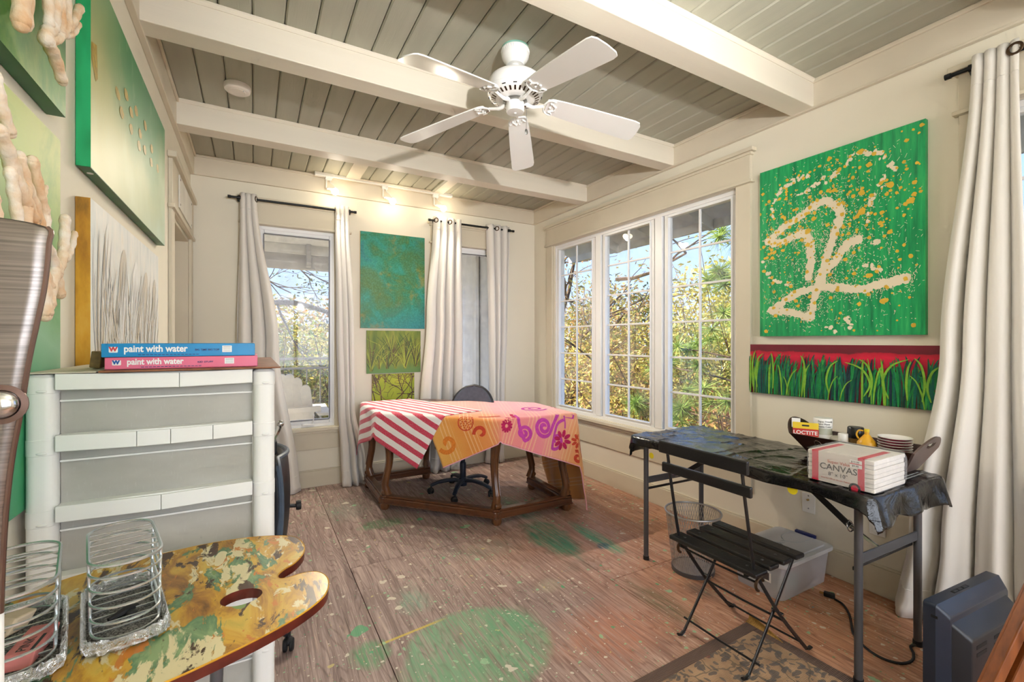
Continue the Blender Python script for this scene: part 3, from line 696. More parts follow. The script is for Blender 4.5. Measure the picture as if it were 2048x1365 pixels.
for y in (3.61, 4.21):
    for z in (2.19, 2.35): MB().ball((XL + .030, y, z), (.003, .008, .008), 8, 6).build('screw', 'alu_pull', rr)

# ---------------------------------------------------------------- outdoors
eave = srootempty('trim_14', (3.3, 1.2, 2.4), 'open eave with rafter tails outside the window')
MB().prism([(XR + .15, 2.62), (3.62, 2.40), (3.62, 2.43), (XR + .15, 2.65)], YF - 1, YB + .4, T=lambda x, z, y: (x, y, z)).build('soffit', 'porch_white', eave)
MB().box(3.60, 3.64, YF - 1, YB + .4, 2.33, 2.46).build('fascia', 'porch_white', eave)
for k in range(10):
    y = -1.6 + .61 * k
    MB().prism([(XR + .15, 2.50), (3.60, 2.31), (3.60, 2.41), (XR + .15, 2.62)], y, y + .045, T=lambda x, z, q: (x, q, z)).build('rafter_tail', 'porch_white', eave)
MB().box(XL - 1.0, 3.62, YF - 2.9, YB + .4, 3.02, 3.12).build('sunshade_roof', 'porch_grey', eave)  # unseen roof, run out past the front wall to block the sun
porch = srootempty('trim_15', (.5, 5.6, 0), 'covered porch behind the house')
MB().box(-2.2, 2.5, YB + .15, 6.7, -.2, -.03).build('porch_deck', 'porch_grey', porch)
MB().box(-2.2, 2.5, YB + .15, 6.72, 2.52, 2.58).build('porch_ceiling', 'porch_white', porch)
MB().box(-2.2, 2.5, 6.30, 6.42, 2.22, 2.44).build('porch_beam', 'porch_grey', porch, bevel=.004)
MB().box(-2.2, 2.5, 6.27, 6.30, 2.40, 2.52).build('beam_fascia', 'porch_white', porch, bevel=.004)
for x in (-1.2, -.3, .57, 1.5): MB().box(x, x + .05, 6.18, 6.27, 2.24, 2.52).build('bracket', 'porch_grey', porch)
sd = srootempty('wall_porch', (2.4, 5.5, 0), 'pale wall at the end of the porch')
MB().box(2.40, 2.55, YB + .15, 6.7, -.2, 2.55).build('wall_core', 'siding', sd)
MB().box(2.34, 2.385, 5.02, 5.12, -.05, 2.5).build('corner_post', 'porch_white', sd, bevel=.004)
rl = thing('porch_railing', 'grey metal porch railing beyond the far left window', 'railing', (.5, 6.36, 0))
MB().box(-2.2, 2.4, 6.33, 6.38, 1.07, 1.10).build('top_rail', 'rail_metal', rl); MB().box(-2.2, 2.4, 6.345, 6.37, .95, .975).build('middle_rail', 'rail_metal', rl); MB().box(-2.2, 2.4, 6.345, 6.37, .06, .085).build('bottom_rail', 'rail_metal', rl)
for k in range(24):
    x = -1.5 + k * .16
    big = k % 6 == 3
    MB().box(x, x + (.03 if big else .014), 6.345, 6.36, .0, 1.07 if big else .95).build('post' if big else 'baluster', 'rail_metal', rl)
# adirondack chair, seen from behind its back
ad = thing('adirondack_chair', 'cream painted adirondack chair on the porch outside the window', 'chair', (.28, 5.35, 0))
for k in range(6):
    ang = (k - 2.5) * .055; w = .098; top = (.86, .94, .98, .98, .94, .86)[k]
    x0 = .27 + (k - 2.5) * .112
    pts = [(-w / 2, 0), (w / 2, 0), (w / 2, top - .14)] + [(w / 2 * math.cos(a), top - .14 - .0 + .06 * math.sin(a)) for a in [i * PI / 8 for i in range(1, 8)]] + [(-w / 2, top - .14)]
    Mx = Matrix.Translation((x0, 5.30, .13)) @ Matrix.Rotation(-ang, 4, 'Y') @ Matrix.Rotation(.32, 4, 'X')
    MB(Mx).prism(pts, -.010, .010, T=lambda x, z, y: (x, y, z)).build('back_slat', 'adirondack', ad, bevel=.003)
for z, y in ((.30, 5.20), (.62, 5.08)): MB(Matrix.Translation((.27, y - .0, z)) @ Matrix.Rotation(.32, 4, 'X')).box(-.33, .33, -.035, -.013, -.03, .03).build('back_rail', 'adirondack', ad, bevel=.003)
for s in (-1, 1):
    MB().prism([(.27 + s * .30, 4.98), (.27 + s * .42, 4.98), (.27 + s * .46, 5.75), (.27 + s * .30, 5.75)], .55, .575).build('arm', 'adirondack', ad, bevel=.003)
    MB().bar((.27 + s * .31, 5.65, 0), (.27 + s * .31, 5.65, .55), .09, .03).build('front_leg', 'adirondack', ad)
    MB().bar((.27 + s * .29, 4.95, .0), (.27 + s * .29, 5.72, .36), .03, .12).build('side_rail', 'adirondack', ad)
for k in range(4): MB().box(-.02, .56, 5.33 + k * .1, 5.42 + k * .1, .24 + k * .035, .26 + k * .035).build('seat_slat', 'adirondack', ad)

gr = MB().grid(lambda u, v: (-30 + 75 * u, -25 + 75 * v, -2.6 + .5 * mnoise.noise((u * 9, v * 9, 0))), 30, 30).build('ground_outside', 'forest_ground'); struct(gr)

def leaves(mb, n, pick, s0, s1, nm=2, up=.3):
    for _ in range(n):
        c = pick(); a = V((random.gauss(0, 1), random.gauss(0, 1), random.gauss(0, .7))).normalized()
        b = a.cross(V((random.gauss(0, 1), random.gauss(0, 1), random.gauss(0, 1)))).normalized()
        l = random.uniform(s0, s1); w = l * random.uniform(.25, .45)
        mb.add([c - a * l / 2, c + b * w / 2 + a * l * .05, c + a * l / 2, c - b * w / 2 + a * l * .05], [(0, 1, 2, 3)], random.randrange(nm))
def shell(c, r):
    def f():
        while True:
            d = V((random.gauss(0, 1), random.gauss(0, 1), random.gauss(0, 1))).normalized()
            k = random.random() ** .45
            q = 1 + .35 * mnoise.noise((d.x * 2.2 + c[0], d.y * 2.2 + c[1], d.z * 2.2 + c[2]))
            return V((c[0] + d.x * r[0] * k * q, c[1] + d.y * r[1] * k * q, c[2] + d.z * r[2] * k * q))
    return f
def branchy(mb, p, d, length, r, depth, spread=.7, n=3):
    pts = [V(p)]; dd = V(d).normalized()
    for k in range(4):
        dd = (dd + V((random.gauss(0, .16), random.gauss(0, .16), random.gauss(0, .12)))).normalized(); pts.append(pts[-1] + dd * length / 4)
    mb.tube(pts, [r * (1 - .15 * k) for k in range(5)], 5)
    tips = [pts[-1]]
    if depth:
        for k in range(n):
            q = pts[random.randint(2, 4)]; nd = (dd + V((random.uniform(-1, 1), random.uniform(-1, 1), random.uniform(-.4, .8))) * spread).normalized()
            tips += branchy(mb, q, nd, length * random.uniform(.55, .8), r * .5, depth - 1, spread, n)
    return tips
def shrub(c, r, nl, mats, label, size=(.06, .13), twigs=34, group='shrubs beyond the windows'):
    o = thing('shrub', label, 'shrub', (c[0], c[1], -2.5), group)
    mb = MB()
    for _ in range(twigs):
        a = random.uniform(0, 2 * PI); k = random.random() ** .5
        p1 = V((c[0] + r[0] * k * math.cos(a), c[1] + r[1] * k * math.sin(a), c[2] + r[2] * random.uniform(.1, 1.02)))
        mid = V((c[0], c[1], -2.4)).lerp(p1, .55) + V((random.gauss(0, .25), random.gauss(0, .25), .2))
        mb.tube([(c[0] + random.gauss(0, .2), c[1] + random.gauss(0, .2), -2.5), mid, p1], [.03, .018, .006], 4)
    mb.build('stems', 'twig', o)
    mb = MB(); leaves(mb, int(nl * 2.2), shell(c, r), size[0], size[1], len(mats)); f = mb.build('foliage', list(mats), o); f['kind'] = 'stuff'
    return o
random.seed(11)
shrub((7.2, 8.8, .6), (1.9, 1.5, 2.0), 5200, ('leaf_olive', 'leaf_yellow', 'leaf_brown'), 'dense olive and tan shrub seen through the left sash')
shrub((6.6, 6.6, .2), (1.6, 1.4, 1.7), 5200, ('leaf_yellow', 'leaf_brown', 'leaf_olive'), 'twiggy golden brown shrub seen through the middle sash')
shrub((7.6, 5.2, .3), (1.7, 1.3, 1.8), 5200, ('leaf_olive', 'leaf_yellow', 'leaf_green'), 'yellow green shrub behind the pine outside')
shrub((6.0, 3.9, -.7), (1.3, 1.1, 1.35), 4200, ('leaf_rust', 'leaf_brown', 'leaf_olive'), 'low rusty brown shrub below the pine')
shrub((5.2, 5.4, -1.1), (1.0, 1.2, 1.1), 3600, ('leaf_brown', 'leaf_yellow', 'leaf_rust'), 'low dry brown brush nearest the right window')
shrub((10.5, 7.0, 1.2), (2.2, 2.2, 2.4), 4200, ('leaf_yellow', 'leaf_olive'), 'tall sunlit yellow shrub far beyond the pine', (.12, .22))
shrub((10.5, 11.5, 1.2), (2.6, 2.4, 2.2), 4200, ('leaf_olive', 'leaf_brown', 'leaf_dark'), 'tall olive thicket far out beyond the left sash', (.12, .22))
shrub((11.5, 3.6, .8), (2.4, 2.0, 2.2), 3800, ('leaf_yellow', 'leaf_green'), 'bright thicket far out to the right of the pine', (.12, .22))
shrub((.9, 10.2, .2), (1.5, 1.2, 1.5), 5200, ('leaf_yellow', 'leaf_olive', 'leaf_green'), 'sunlit yellow green shrub beyond the porch railing')
shrub((-.5, 10.6, .1), (1.4, 1.2, 1.7), 5000, ('leaf_green', 'leaf_dark', 'leaf_olive'), 'dark green shrub beyond the left part of the railing')
shrub((2.4, 11.0, .3), (1.5, 1.2, 1.6), 3600, ('leaf_olive', 'leaf_yellow'), 'olive shrub beyond the right end of the railing')
shrub((.4, 15.5, 1.1), (4.0, 1.8, 1.6), 4200, ('leaf_brown', 'leaf_yellow', 'leaf_olive'), 'hazy brown thicket in the distance behind the porch', (.14, .26))
# bare oak limbs over the left sash
tr = thing('bare_tree', 'bare brown tree with drooping limbs behind the left sash', 'tree', (6.4, 8.2, -2.5))
mb = MB(); tips = branchy(mb, (6.3, 8.6, -2.5), (.05, -.05, 1), 4.2, .11, 1, .5, 3)
for q in ((6.2, 8.2, 2.2), (6.0, 8.0, 1.2), (6.6, 7.2, 2.6), (6.2, 8.9, 2.9), (6.4, 7.6, .6)): tips += branchy(mb, q, (random.uniform(-.6, .2), random.uniform(-1, -.4), random.uniform(-.2, .3)), 1.7, .045, 2, .8, 3)
mb.build('branches', 'bark', tr, smooth=True)
mb = MB(); leaves(mb, 900, lambda: random.choice(tips) + V((random.gauss(0, .22), random.gauss(0, .22), random.gauss(0, .2))), .05, .11, 2); f = mb.build('leaves', ['leaf_brown', 'leaf_olive'], tr); f['kind'] = 'stuff'
# tree with curving limbs over the porch
tr = thing('porch_tree', 'grey limbed tree with sparse leaves seen above the porch railing', 'tree', (-1.6, 9.0, -2.5))
mb = MB()
mb.tube(spline([(-2.0, 9.2, -2.5), (-1.7, 9.1, .6), (-.7, 9.0, 1.62), (.3, 8.9, 1.98), (1.1, 8.9, 1.86), (1.9, 9.1, 1.5)], 8), [.075 - .0011 * k for k in range(41)], 8)
mb.tube(spline([(-1.7, 9.1, 1.0), (-.5, 8.8, 2.35), (.45, 8.7, 3.3), (.9, 8.6, 3.9)], 8), [.085 - .0018 * k for k in range(25)], 8)
tips = []
for q, d in (((.35, 8.9, 1.96), (.35, 0, -1)), ((1.15, 8.9, 1.84), (.4, .1, -.9)), ((0, 8.75, 2.8), (.8, -.2, .2)), ((.3, 8.7, 3.1), (-.6, 0, .5)), ((-.3, 8.8, 2.5), (.9, 0, -.1)), ((.45, 8.7, 3.3), (.9, 0, -.25)), ((-.6, 8.8, 2.3), (-.2, 0, 1)), ((.6, 8.7, 3.4), (.5, 0, -.6)), ((.2, 8.7, 3.0), (.5, .1, -.5)), ((-.6, 9, 1.7), (.6, 0, .5))):
    tips += branchy(mb, q, d, .95, .022, 2, .7, 3)
mb.build('limbs', 'bark_grey', tr, smooth=True)
mb = MB(); leaves(mb, 1500, lambda: random.choice(tips) + V((random.gauss(0, .16), random.gauss(0, .16), random.gauss(0, .16))), .05, .10, 2); f = mb.build('leaves', ['leaf_dark', 'leaf_green'], tr); f['kind'] = 'stuff'
# long-needled pine by the right sash
pn = thing('pine_tree', 'long needled pine tree close outside the right sash', 'tree', (6.2, 3.6, -2.5))
mb = MB(); mb.tube([(6.1, 3.55, -2.5), (6.15, 3.55, 1), (6.1, 3.5, 4.2)], [.10, .07, .03], 8)
spots = [(5.35, 3.25, 2.70), (5.25, 2.95, .95), (5.5, 3.6, 2.2), (5.6, 3.95, 1.65), (5.2, 3.75, .62), (5.4, 3.35, .25), (5.6, 3.0, 1.7), (5.8, 4.3, 2.3), (5.5, 4.6, 1.2), (5.4, 4.4, .35), (5.9, 2.8, 2.3), (6.0, 3.2, 3.2), (5.3, 2.7, .2), (5.8, 5.2, .9), (5.6, 5.6, .3), (5.2, 3.2, -.25), (5.5, 4.05, -.1), (5.9, 3.9, 2.9)]
for s_ in spots:
    mb.tube(spline([(6.12, 3.53, s_[2] - .35), (V((6.12, 3.53, s_[2])) + V(s_)) / 2 + V((0, 0, -.12)), s_], 4), [.022 - .0018 * k for k in range(9)], 5)
mb.build('trunk', 'bark', pn, smooth=True)
mb = MB()
for s_ in spots:
    for sub in range(5):
        c = V(s_) + V((random.gauss(0, .12), random.gauss(0, .12), random.gauss(0, .10)))
        for _ in range(95):
            d = V((random.gauss(0, 1), random.gauss(0, 1), random.gauss(.15, .8))).normalized(); l = random.uniform(.20, .34)
            sd_ = d.cross(V((random.gauss(0, 1), random.gauss(0, 1), random.gauss(0, 1)))).normalized() * .0055
            mb.add([c - sd_, c + sd_, c + d * l + V((0, 0, -.03))], [(0, 1, 2)])
f = mb.build('needles', 'needle_green', pn); f['kind'] = 'stuff'
# ================================================================ ceiling fan
FX, FY = 1.160, 2.013
fan = thing('ceiling_fan', 'white five blade ceiling fan with pull chain between the beams', 'ceiling fan', (FX, FY, 2.475))
MB().lathe([(0, 2.805), (.068, 2.805), (.068, 2.797), (0, 2.797)], (FX, FY, 0), 32).build('gasket', 'teal_gasket', fan)
c = MB().lathe([(0, 2.799), (.066, 2.799), (.071, 2.793), (.071, 2.768), (.068, 2.754), (.058, 2.738), (.048, 2.730), (.044, 2.716), (0, 2.716)], (FX, FY, 0), 40).build('canopy', 'white_enamel', fan, smooth=True)
mb = MB()
for k in range(40):
    a = 2 * PI * k / 40; mb.bar((FX + .0690 * math.cos(a), FY + .0690 * math.sin(a), 2.772), (FX + .071 * math.cos(a), FY + .071 * math.sin(a), 2.788), .004, .004)
mb.build('fluting', 'white_enamel', c)
MB().lathe([(0, 2.72), (.021, 2.72), (.021, 2.70), (.026, 2.692), (.026, 2.66), (0, 2.66)], (FX, FY, 0), 20).build('downrod', 'white_enamel', fan, smooth=True)
MB().lathe([(0, 2.668), (.06, 2.667), (.112, 2.655), (.132, 2.640), (.138, 2.625), (.138, 2.590), (.134, 2.584), (0, 2.584)], (FX, FY, 0), 48).build('motor_housing', 'white_enamel', fan, smooth=True)
vr = MB().lathe([(.134, 2.586), (.143, 2.580), (.143, 2.572), (.132, 2.556), (.092, 2.537), (.078, 2.535), (0, 2.535)], (FX, FY, 0), 48).build('vent_ring', 'white_enamel', fan, smooth=True)
mb = MB(); mb2 = MB()
for k in range(30):
    a = 2 * PI * k / 30; u = V((math.cos(a), math.sin(a), 0))
    c0 = V((FX, FY, 0))
    mb.bar(c0 + u * .1005 + V((0, 0, 2.5402)), c0 + u * .122 + V((0, 0, 2.5502)), .0085, .0015, up=(0, 0, 1))
    if k % 2 == 0:
        s_ = V((-u.y, u.x, 0)) * .009
        mb2.bar(c0 + u * .1345 + V((0, 0, 2.5583)) - s_, c0 + u * .1345 + V((0, 0, 2.5583)) + s_, .004, .003)
mb.build('vent_slot', 'bronze', vr); mb2.build('vent_slot', 'dark_slot', vr)
MB().lathe([(0, 2.536), (.060, 2.536), (.062, 2.530), (.050, 2.524), (0, 2.524)], (FX, FY, 0), 32).build('flywheel', 'alu_pull', fan, smooth=True)
sw = MB().lathe([(0, 2.526), (.046, 2.526), (.047, 2.518), (.047, 2.484), (.043, 2.477), (.015, 2.475), (0, 2.475)], (FX, FY, 0), 36).build('switch_housing', 'white_enamel', fan, smooth=True)
MB().ball((FX, FY, 2.474), (.007, .007, .004)).build('finial', 'white_enamel', sw, smooth=True)
mb = MB(); cx, cy = FX + .040, FY - .026
mb.tube([(cx - .004, cy + .003, 2.508), (cx + .006, cy - .004, 2.506)], .004, 8); mb.build('chain_bushing', 'bronze', sw)
ch = MB().tube([(cx + .006, cy - .004, 2.506), (cx + .008, cy - .005, 2.49), (cx + .008, cy - .005, 2.395)], .0011, 6).build('pull_chain', 'alu_pull', fan)
MB().ball((cx + .008, cy - .005, 2.378), (.009, .003, .015), 12, 8).build('pull_tab', 'alu_pull', ch, smooth=True)
for k in range(5):
    a = math.radians(-88.5 + 72 * k)
    R = Matrix.Translation((FX, FY, 0)) @ Matrix.Rotation(a, 4, 'Z')
    def zz(r): return 2.532 - .085 * max(0, (r - .17) / .5) ** 1.0
    # blade: slim at the root, wide rounded end, pitched
    out = []
    half = [(.165, .040), (.19, .052), (.26, .0585), (.40, .066), (.55, .071), (.635, .0735), (.662, .068), (.674, .050), (.678, .0)]
    L_ = [(x, -w) for x, w in half] + [(x, w) for x, w in half[::-1][1:]]
    tl_ = math.radians(-12)
    def bl(x, y, z): return (x, y * math.cos(tl_), zz(x) + y * math.sin(tl_) + z)
    b = MB(R); b.prism(L_, -.003, .003, T=bl); bo = b.build('blade', 'white_enamel', fan, smooth=True)
    ir = MB(R)
    ir.tube(spline([(.05, 0, 2.528), (.085, 0, 2.516), (.115, 0, 2.519), (.15, 0, zz(.15) - .006)], 5), [.011] * 4 + [.0095] * 4 + [.008] * 8, 8)
    for s in (-1, 1):
        ir.tube([bl(x, s * y, -.007) for x, y in ((.148, .0), (.155, .022), (.165, .040), (.185, .050), (.205, .048), (.200, .036), (.190, .030), (.20, .020), (.215, .012), (.212, .004))], .0045, 6)
    for y in (-.028, 0, .028): ir.ball(bl(.185, y, -.008), .006, 8, 6)
    ir.build('blade_iron', 'white_enamel', bo, smooth=True)

# smoke detector
sm = thing('smoke_detector', 'round off white smoke detector on the ceiling boards', 'smoke detector', (-.085, 3.113, 2.77))
MB().lathe([(0, 2.805), (.070, 2.805), (.070, 2.792), (.066, 2.776), (.058, 2.770), (.045, 2.769), (.043, 2.767), (0, 2.767)], (-.085, 3.113, 0), 40).build('body', 'smoke_white', sm, smooth=True)
mb = MB(); mb.ball((-.055, 3.085, 2.7685), (.005, .005, .002), 8, 6); mb.ball((-.050, 3.098, 2.7685), (.003, .003, .002), 8, 6); mb.build('test_button', 'print_grey', sm)

# track lighting
tk = thing('track_light', 'white track light with three lit lamps above the back windows', 'track light', (1.1, 4.35, 2.76))
MB().box(.47, 1.755, 4.335, 4.37, 2.782, 2.805).build('track', 'white_enamel', tk, bevel=.002)
MB().box(.465, .62, 4.33, 4.375, 2.774, 2.806).build('feed_end', 'white_enamel', tk, bevel=.002); MB().box(1.62, 1.76, 4.33, 4.375, 2.777, 2.806).build('end_piece', 'white_enamel', tk, bevel=.002)
for hx, bx, bz in ((.58, .628, 2.640), (1.08, 1.140, 2.632), (1.585, 1.650, 2.636)):
    by = 4.30
    hd = MB().rbox(hx - .028, hx + .028, 4.335, 4.37, 2.750, 2.783, .006).build('lamp_adapter', 'white_enamel', tk, bevel=.002)
    mb = MB(); mb.tube([(hx - .018, 4.345, 2.752), (hx - .020, 4.335, 2.73), (hx - .022, 4.33, 2.672), (hx - .006, 4.325, 2.664)], .0055, 8); mb.ball((hx - .012, 4.325, 2.664), .010); mb.build('yoke', 'white_enamel', hd, smooth=True)
    mb = MB(); mb.tube(spline([(hx + .012, 4.345, 2.752), (hx + .016, 4.34, 2.725), (hx + .040, 4.33, 2.705), (bx - .002, by + .010, bz + .035)], 5), .003, 6); mb.build('lamp_wire', 'white_enamel', hd, smooth=True)
    mb = MB(); mb.tube([(hx - .004, 4.325, 2.668), (bx, by + .006, bz + .016)], [.012, .024], 12); mb.build('socket', 'white_enamel', hd, smooth=True)
    MB().ball((bx, by, bz), .030, 16, 12).build('bulb', 'bulb_glow', hd, smooth=True)
    light('track_lamp', 'POINT', (bx, by - .09, bz - .02), .6, (1, .84, .60), shadow_soft_size=.03)
    light('track_lamp_beam', 'SPOT', (bx, by - .04, bz - .035), 50, (1, .90, .74), spot_size=math.radians(128), spot_blend=.8, shadow_soft_size=.03, target=(bx + .05, by - 1.0, bz - 1.2))

# ================================================================ curtains and rods
def rod(nm, label, p0, p1, brackets, wall_d):
    r = thing(nm, label, 'curtain rod', p0)
    MB().tube([p0, p1], .0095, 12).build('rod', 'black_rod', r, smooth=True)
    d = (V(p1) - V(p0)).normalized()
    for q, s in ((p0, -1), (p1, 1)): MB().tube([V(q), V(q) + d * s * .022], .0125, 12).build('finial', 'black_rod', r, smooth=True)
    for t in brackets:
        q = V(p0).lerp(V(p1), t); w = V(wall_d)
        mb = MB(); mb.tube([q, q + w], .006, 8); mb.tube([q - d * .012, q + d * .012], .016, 12); mb.ball(q + w, (.02, .02, .03)); mb.build('bracket', 'black_rod', r, smooth=True)
    return r
rod('curtain_rod', 'black curtain rod over the far left window', (-.165, 4.36, 2.490), (.80, 4.36, 2.497), (.06, .955), (0, .028, 0))
rod('curtain_rod', 'black curtain rod over the narrow window by the corner', (1.535, 4.36, 2.522), (2.475, 4.36, 2.522), (.05, .96), (0, .028, 0))
rod('curtain_rod', 'black curtain rod on the right wall beside the splatter painting', (2.735, .808, 2.508), (2.735, -.75, 2.508), (.045, .95), (.03, 0, 0))

def curtain(label, axis, keys, d0, rod_z, folds, amp0, amp1, phase=0, grom=(), seed=0, drift=0.0):
    """keys: (t from top 0 to floor 1, start, end) along the wall; d0 = distance plane of the rod"""
    zt = rod_z + .040
    a0, a1 = keys[0][1], keys[0][2]
    base = (a0 + a1) / 2
    r = thing('curtain', label, 'curtain', (base, d0, 0) if axis == 'x' else (d0, base, 0), 'cream grommet curtains')
    def f(s, t):
        k0, k1 = keyf(keys, t); a = lerp(k0, k1, s)
        amp = lerp(amp0, amp1, min(1, t * 1.3))
        ph = 2 * PI * folds * s + phase + .35 * math.sin(3 * t + seed) * (t ** .7)
        off = amp * math.sin(ph) + amp * .35 * math.sin(2.3 * ph + seed + 2 * t) * t
        a += amp * .35 * math.cos(ph) * (1 if k1 > k0 else -1)
        off += drift * t - .02 * t
        z = lerp(zt, .006, t)
        if t < .035: off *= .92
        if t > .97: a += .01 * math.sin(ph * .7 + seed)
        return (a, d0 + off, z) if axis == 'x' else (d0 + off, a, z)
    MB().grid(f, max(40, int(folds * 20)), 60).build('cloth', 'curtain_cloth', r, smooth='all', solid=.003)
    # stitched hem line near the floor and header seam at the top
    for part, t0 in (('header_seam', .052), ('bottom_hem', .945)):
        pts = [V(f(i / 80, t0)) for i in range(81)]
        nrm = V((0, -.003, 0)) if axis == 'x' else V((-.003, 0, 0))
        MB().tube([p + nrm for p in pts], .0016, 4).build(part, 'curtain_cloth', r, smooth=True)
    for g in grom:
        p = V(f(g, .040 / (zt))); q = V(f(min(1, g + .01), .040 / zt)) - V(f(max(0, g - .01), .040 / zt))
        nn = V((q.y, -q.x, 0)).normalized(); rot = V((0, 0, 1)).rotation_difference(nn).to_matrix().to_4x4()
        ring = [(.021 + .0055 * math.cos(a), .004 * math.sin(a)) for a in [2 * PI * i / 8 for i in range(9)]]
        MB().lathe([(rr_, z_) for rr_, z_ in ring], p + nn * (-.0), 20, rot, caps=False).build('grommet', 'bronze', r, smooth=True)
    return r
curtain('cream curtain left of the far left window', 'x', [(0, -.105, .010), (.5, -.135, .172), (1, -.16, .33)], 4.36, 2.491, 3, .030, .045, .4, (.96,), 1)
curtain('cream curtain right of the far left window, puddling beside the striped towel', 'x', [(0, .640, .752), (.45, .650, .79), (.72, .665, .79), (.92, .68, .88), (1, .69, .915)], 4.36, 2.496, 3, .030, .045, 1.2, (.06,), 2, drift=-.04)
curtain('cream curtain between the teal painting and the narrow window', 'x', [(0, 1.580, 1.850), (.4, 1.51, 1.850), (.75, 1.44, 1.84), (1, 1.43, 1.80)], 4.36, 2.522, 3.5, .034, .05, 2.6, (.06, .62), 3, drift=-.02)
curtain('cream curtain nearest the room corner', 'x', [(0, 2.150, 2.450), (.4, 2.18, 2.42), (.75, 2.19, 2.375), (1, 2.15, 2.37)], 4.36, 2.522, 3.5, .032, .038, .2, (.08, .45), 4)
curtain('long cream curtain on the right wall beside the folding table', 'y', [(0, .735, .600), (.5, .84, .575), (.85, .95, .54), (1, 1.0, .52)], 2.735, 2.508, 3.5, .030, .045, 2.2, (.97,), 5)

# ================================================================ paintings
def canvas(nm, label, box, mats, face_dir, edge):
    """stretched canvas: painted face and painted sides"""
    x0, x1, y0, y1, z0, z1 = box
    r = thing(nm, label, 'painting', ((x0 + x1) / 2, (y0 + y1) / 2, z0))
    mb = MB().box(*box); mb.m = [1] * 6
    mb.m[{'-y': 2, '+x': 3, '-x': 5}[face_dir]] = 0
    mb.build('canvas', [mats, edge], r)
    return r
def face_map(kind, a0, a1, z0, z1, plane):
    """unit square (u right as seen, v up) -> point on the picture, w = height above it"""
    if kind == '-x': return lambda u, v, w=.0008: V((plane - w, lerp(a0, a1, u), lerp(z0, z1, v)))
    if kind == '+x': return lambda u, v, w=.0008: V((plane + w, lerp(a0, a1, u), lerp(z0, z1, v)))
    return lambda u, v, w=.0008: V((lerp(a0, a1, u), plane - w, lerp(z0, z1, v)))
def dab(mb, fm, u, v, ru, rv, mi, jag=.25, n=9, w=None):
    w = w if w is not None else random.uniform(.0005, .0014); a0 = random.random() * 6
    pts = []
    for k in range(n):
        a = 2 * PI * k / n + a0; j = 1 + random.uniform(-jag, jag)
        pts.append(fm(min(.999, max(.001, u + ru * j * math.cos(a))), min(.999, max(.001, v + rv * j * math.sin(a))), w))
    mb.poly(pts, mi)
def stroke(mb, fm, pts, wid, mi, w=.001, taper=True):
    """flat ribbon along (u,v) points, wid = (wu, wv) scale"""
    P2 = spline([V((p[0], p[1], 0)) for p in pts], 5); N = len(P2); L_, R_ = [], []
    for i, p in enumerate(P2):
        d = (P2[min(N - 1, i + 1)] - P2[max(0, i - 1)]); asp = wid[1]
        d = V((d.x, d.y * asp, 0)); d = d.normalized() if d.length > 0 else V((0, 1, 0))
        k = i / (N - 1); ww = wid[0] * (math.sin(PI * min(1, .08 + k * .92)) ** .6 if taper == 'leaf' else ((1 - k) ** .55 + .05 if taper else 1))
        nn = V((-d.y, d.x / asp, 0)) * ww
        cl_ = lambda q: (min(.999, max(.001, q.x)), min(.999, max(.001, q.y)))
        L_.append(fm(*cl_(p + nn), w)); R_.append(fm(*cl_(p - nn), w))
    vs = L_ + R_
    mb.add(vs, [(i, i + 1, N + i + 1, N + i) for i in range(N - 1)], mi)

# splatter painting
random.seed(3)
pt = canvas('splatter_painting', 'large green canvas with cream and yellow drip splatter on the right wall', (2.785, XR - .0015, .915, 1.731, 1.340, 2.372), 'canvas_splatter', '-x', 'canvas_splatter')
fm = face_map('-x', 1.731, .915, 1.340, 2.372, 2.785)
_F, _S, _C = 910., math.sin(math.radians(29.55)), math.cos(math.radians(29.55))
mb = MB()
lines = [[(.066,.577),(.20,.64),(.33,.693),(.45,.73),(.53,.688),(.555,.64),(.515,.528),(.475,.435),(.435,.322),(.41,.255),(.375,.13),(.36,.105),(.22,.14),(.09,.15)],
         [(.066,.572),(.15,.55),(.31,.578),(.365,.53),(.37,.43),(.36,.325)],
         [(.665,.492),(.60,.475),(.53,.40),(.455,.35),(.44,.27)],
         [(.08,.152),(.27,.24),(.42,.266),(.55,.252),(.67,.238),(.80,.255),(.88,.266),(.91,.27)]]
for ln in lines:
    P2 = spline([V((a, b, 0)) for a, b in ln], 9)
    for p in P2:
        for _ in range(2): dab(mb, fm, p.x + random.gauss(0, .004), p.y + random.gauss(0, .004), random.uniform(.017, .026), random.uniform(.014, .021), 0, .3, 10)
        for _ in range(5):
            q = p + V((random.gauss(0, .035), random.gauss(0, .03), 0)); a = random.random() * PI; l = random.uniform(.004, .018)
            stroke(mb, fm, [(q.x, q.y), (q.x + l * math.cos(a), q.y + l * math.sin(a))], (.0016, 1.26), 0, .0009, False)
for a, b, cnt in (((.09,.79),(.17,.86),8), ((.17,.87),(.33,.905),14), ((.33,.905),(.36,.90),3), ((.46,.84),(.56,.87),10), ((.56,.87),(.64,.94),8), ((.66,.93),(.80,.90),14), ((.78,.88),(.86,.80),12), ((.80,.78),(.74,.69),9), ((.74,.69),(.72,.58),6), ((.30,.80),(.46,.86),12), ((.02,.47),(.10,.33),5), ((.10,.33),(.24,.30),10), ((.70,.36),(.80,.32),8), ((.60,.12),(.62,.02),6), ((.48,.05),(.53,.03),4), ((.10,.76),(.11,.70),5), ((.68,.44),(.76,.47),6)):
    for _ in range(cnt):
        k = random.random(); dab(mb, fm, lerp(a[0], b[0], k) + random.gauss(0, .008), lerp(a[1], b[1], k) + random.gauss(0, .006), random.uniform(.006, .017), random.uniform(.005, .013), 0, .25, 9)
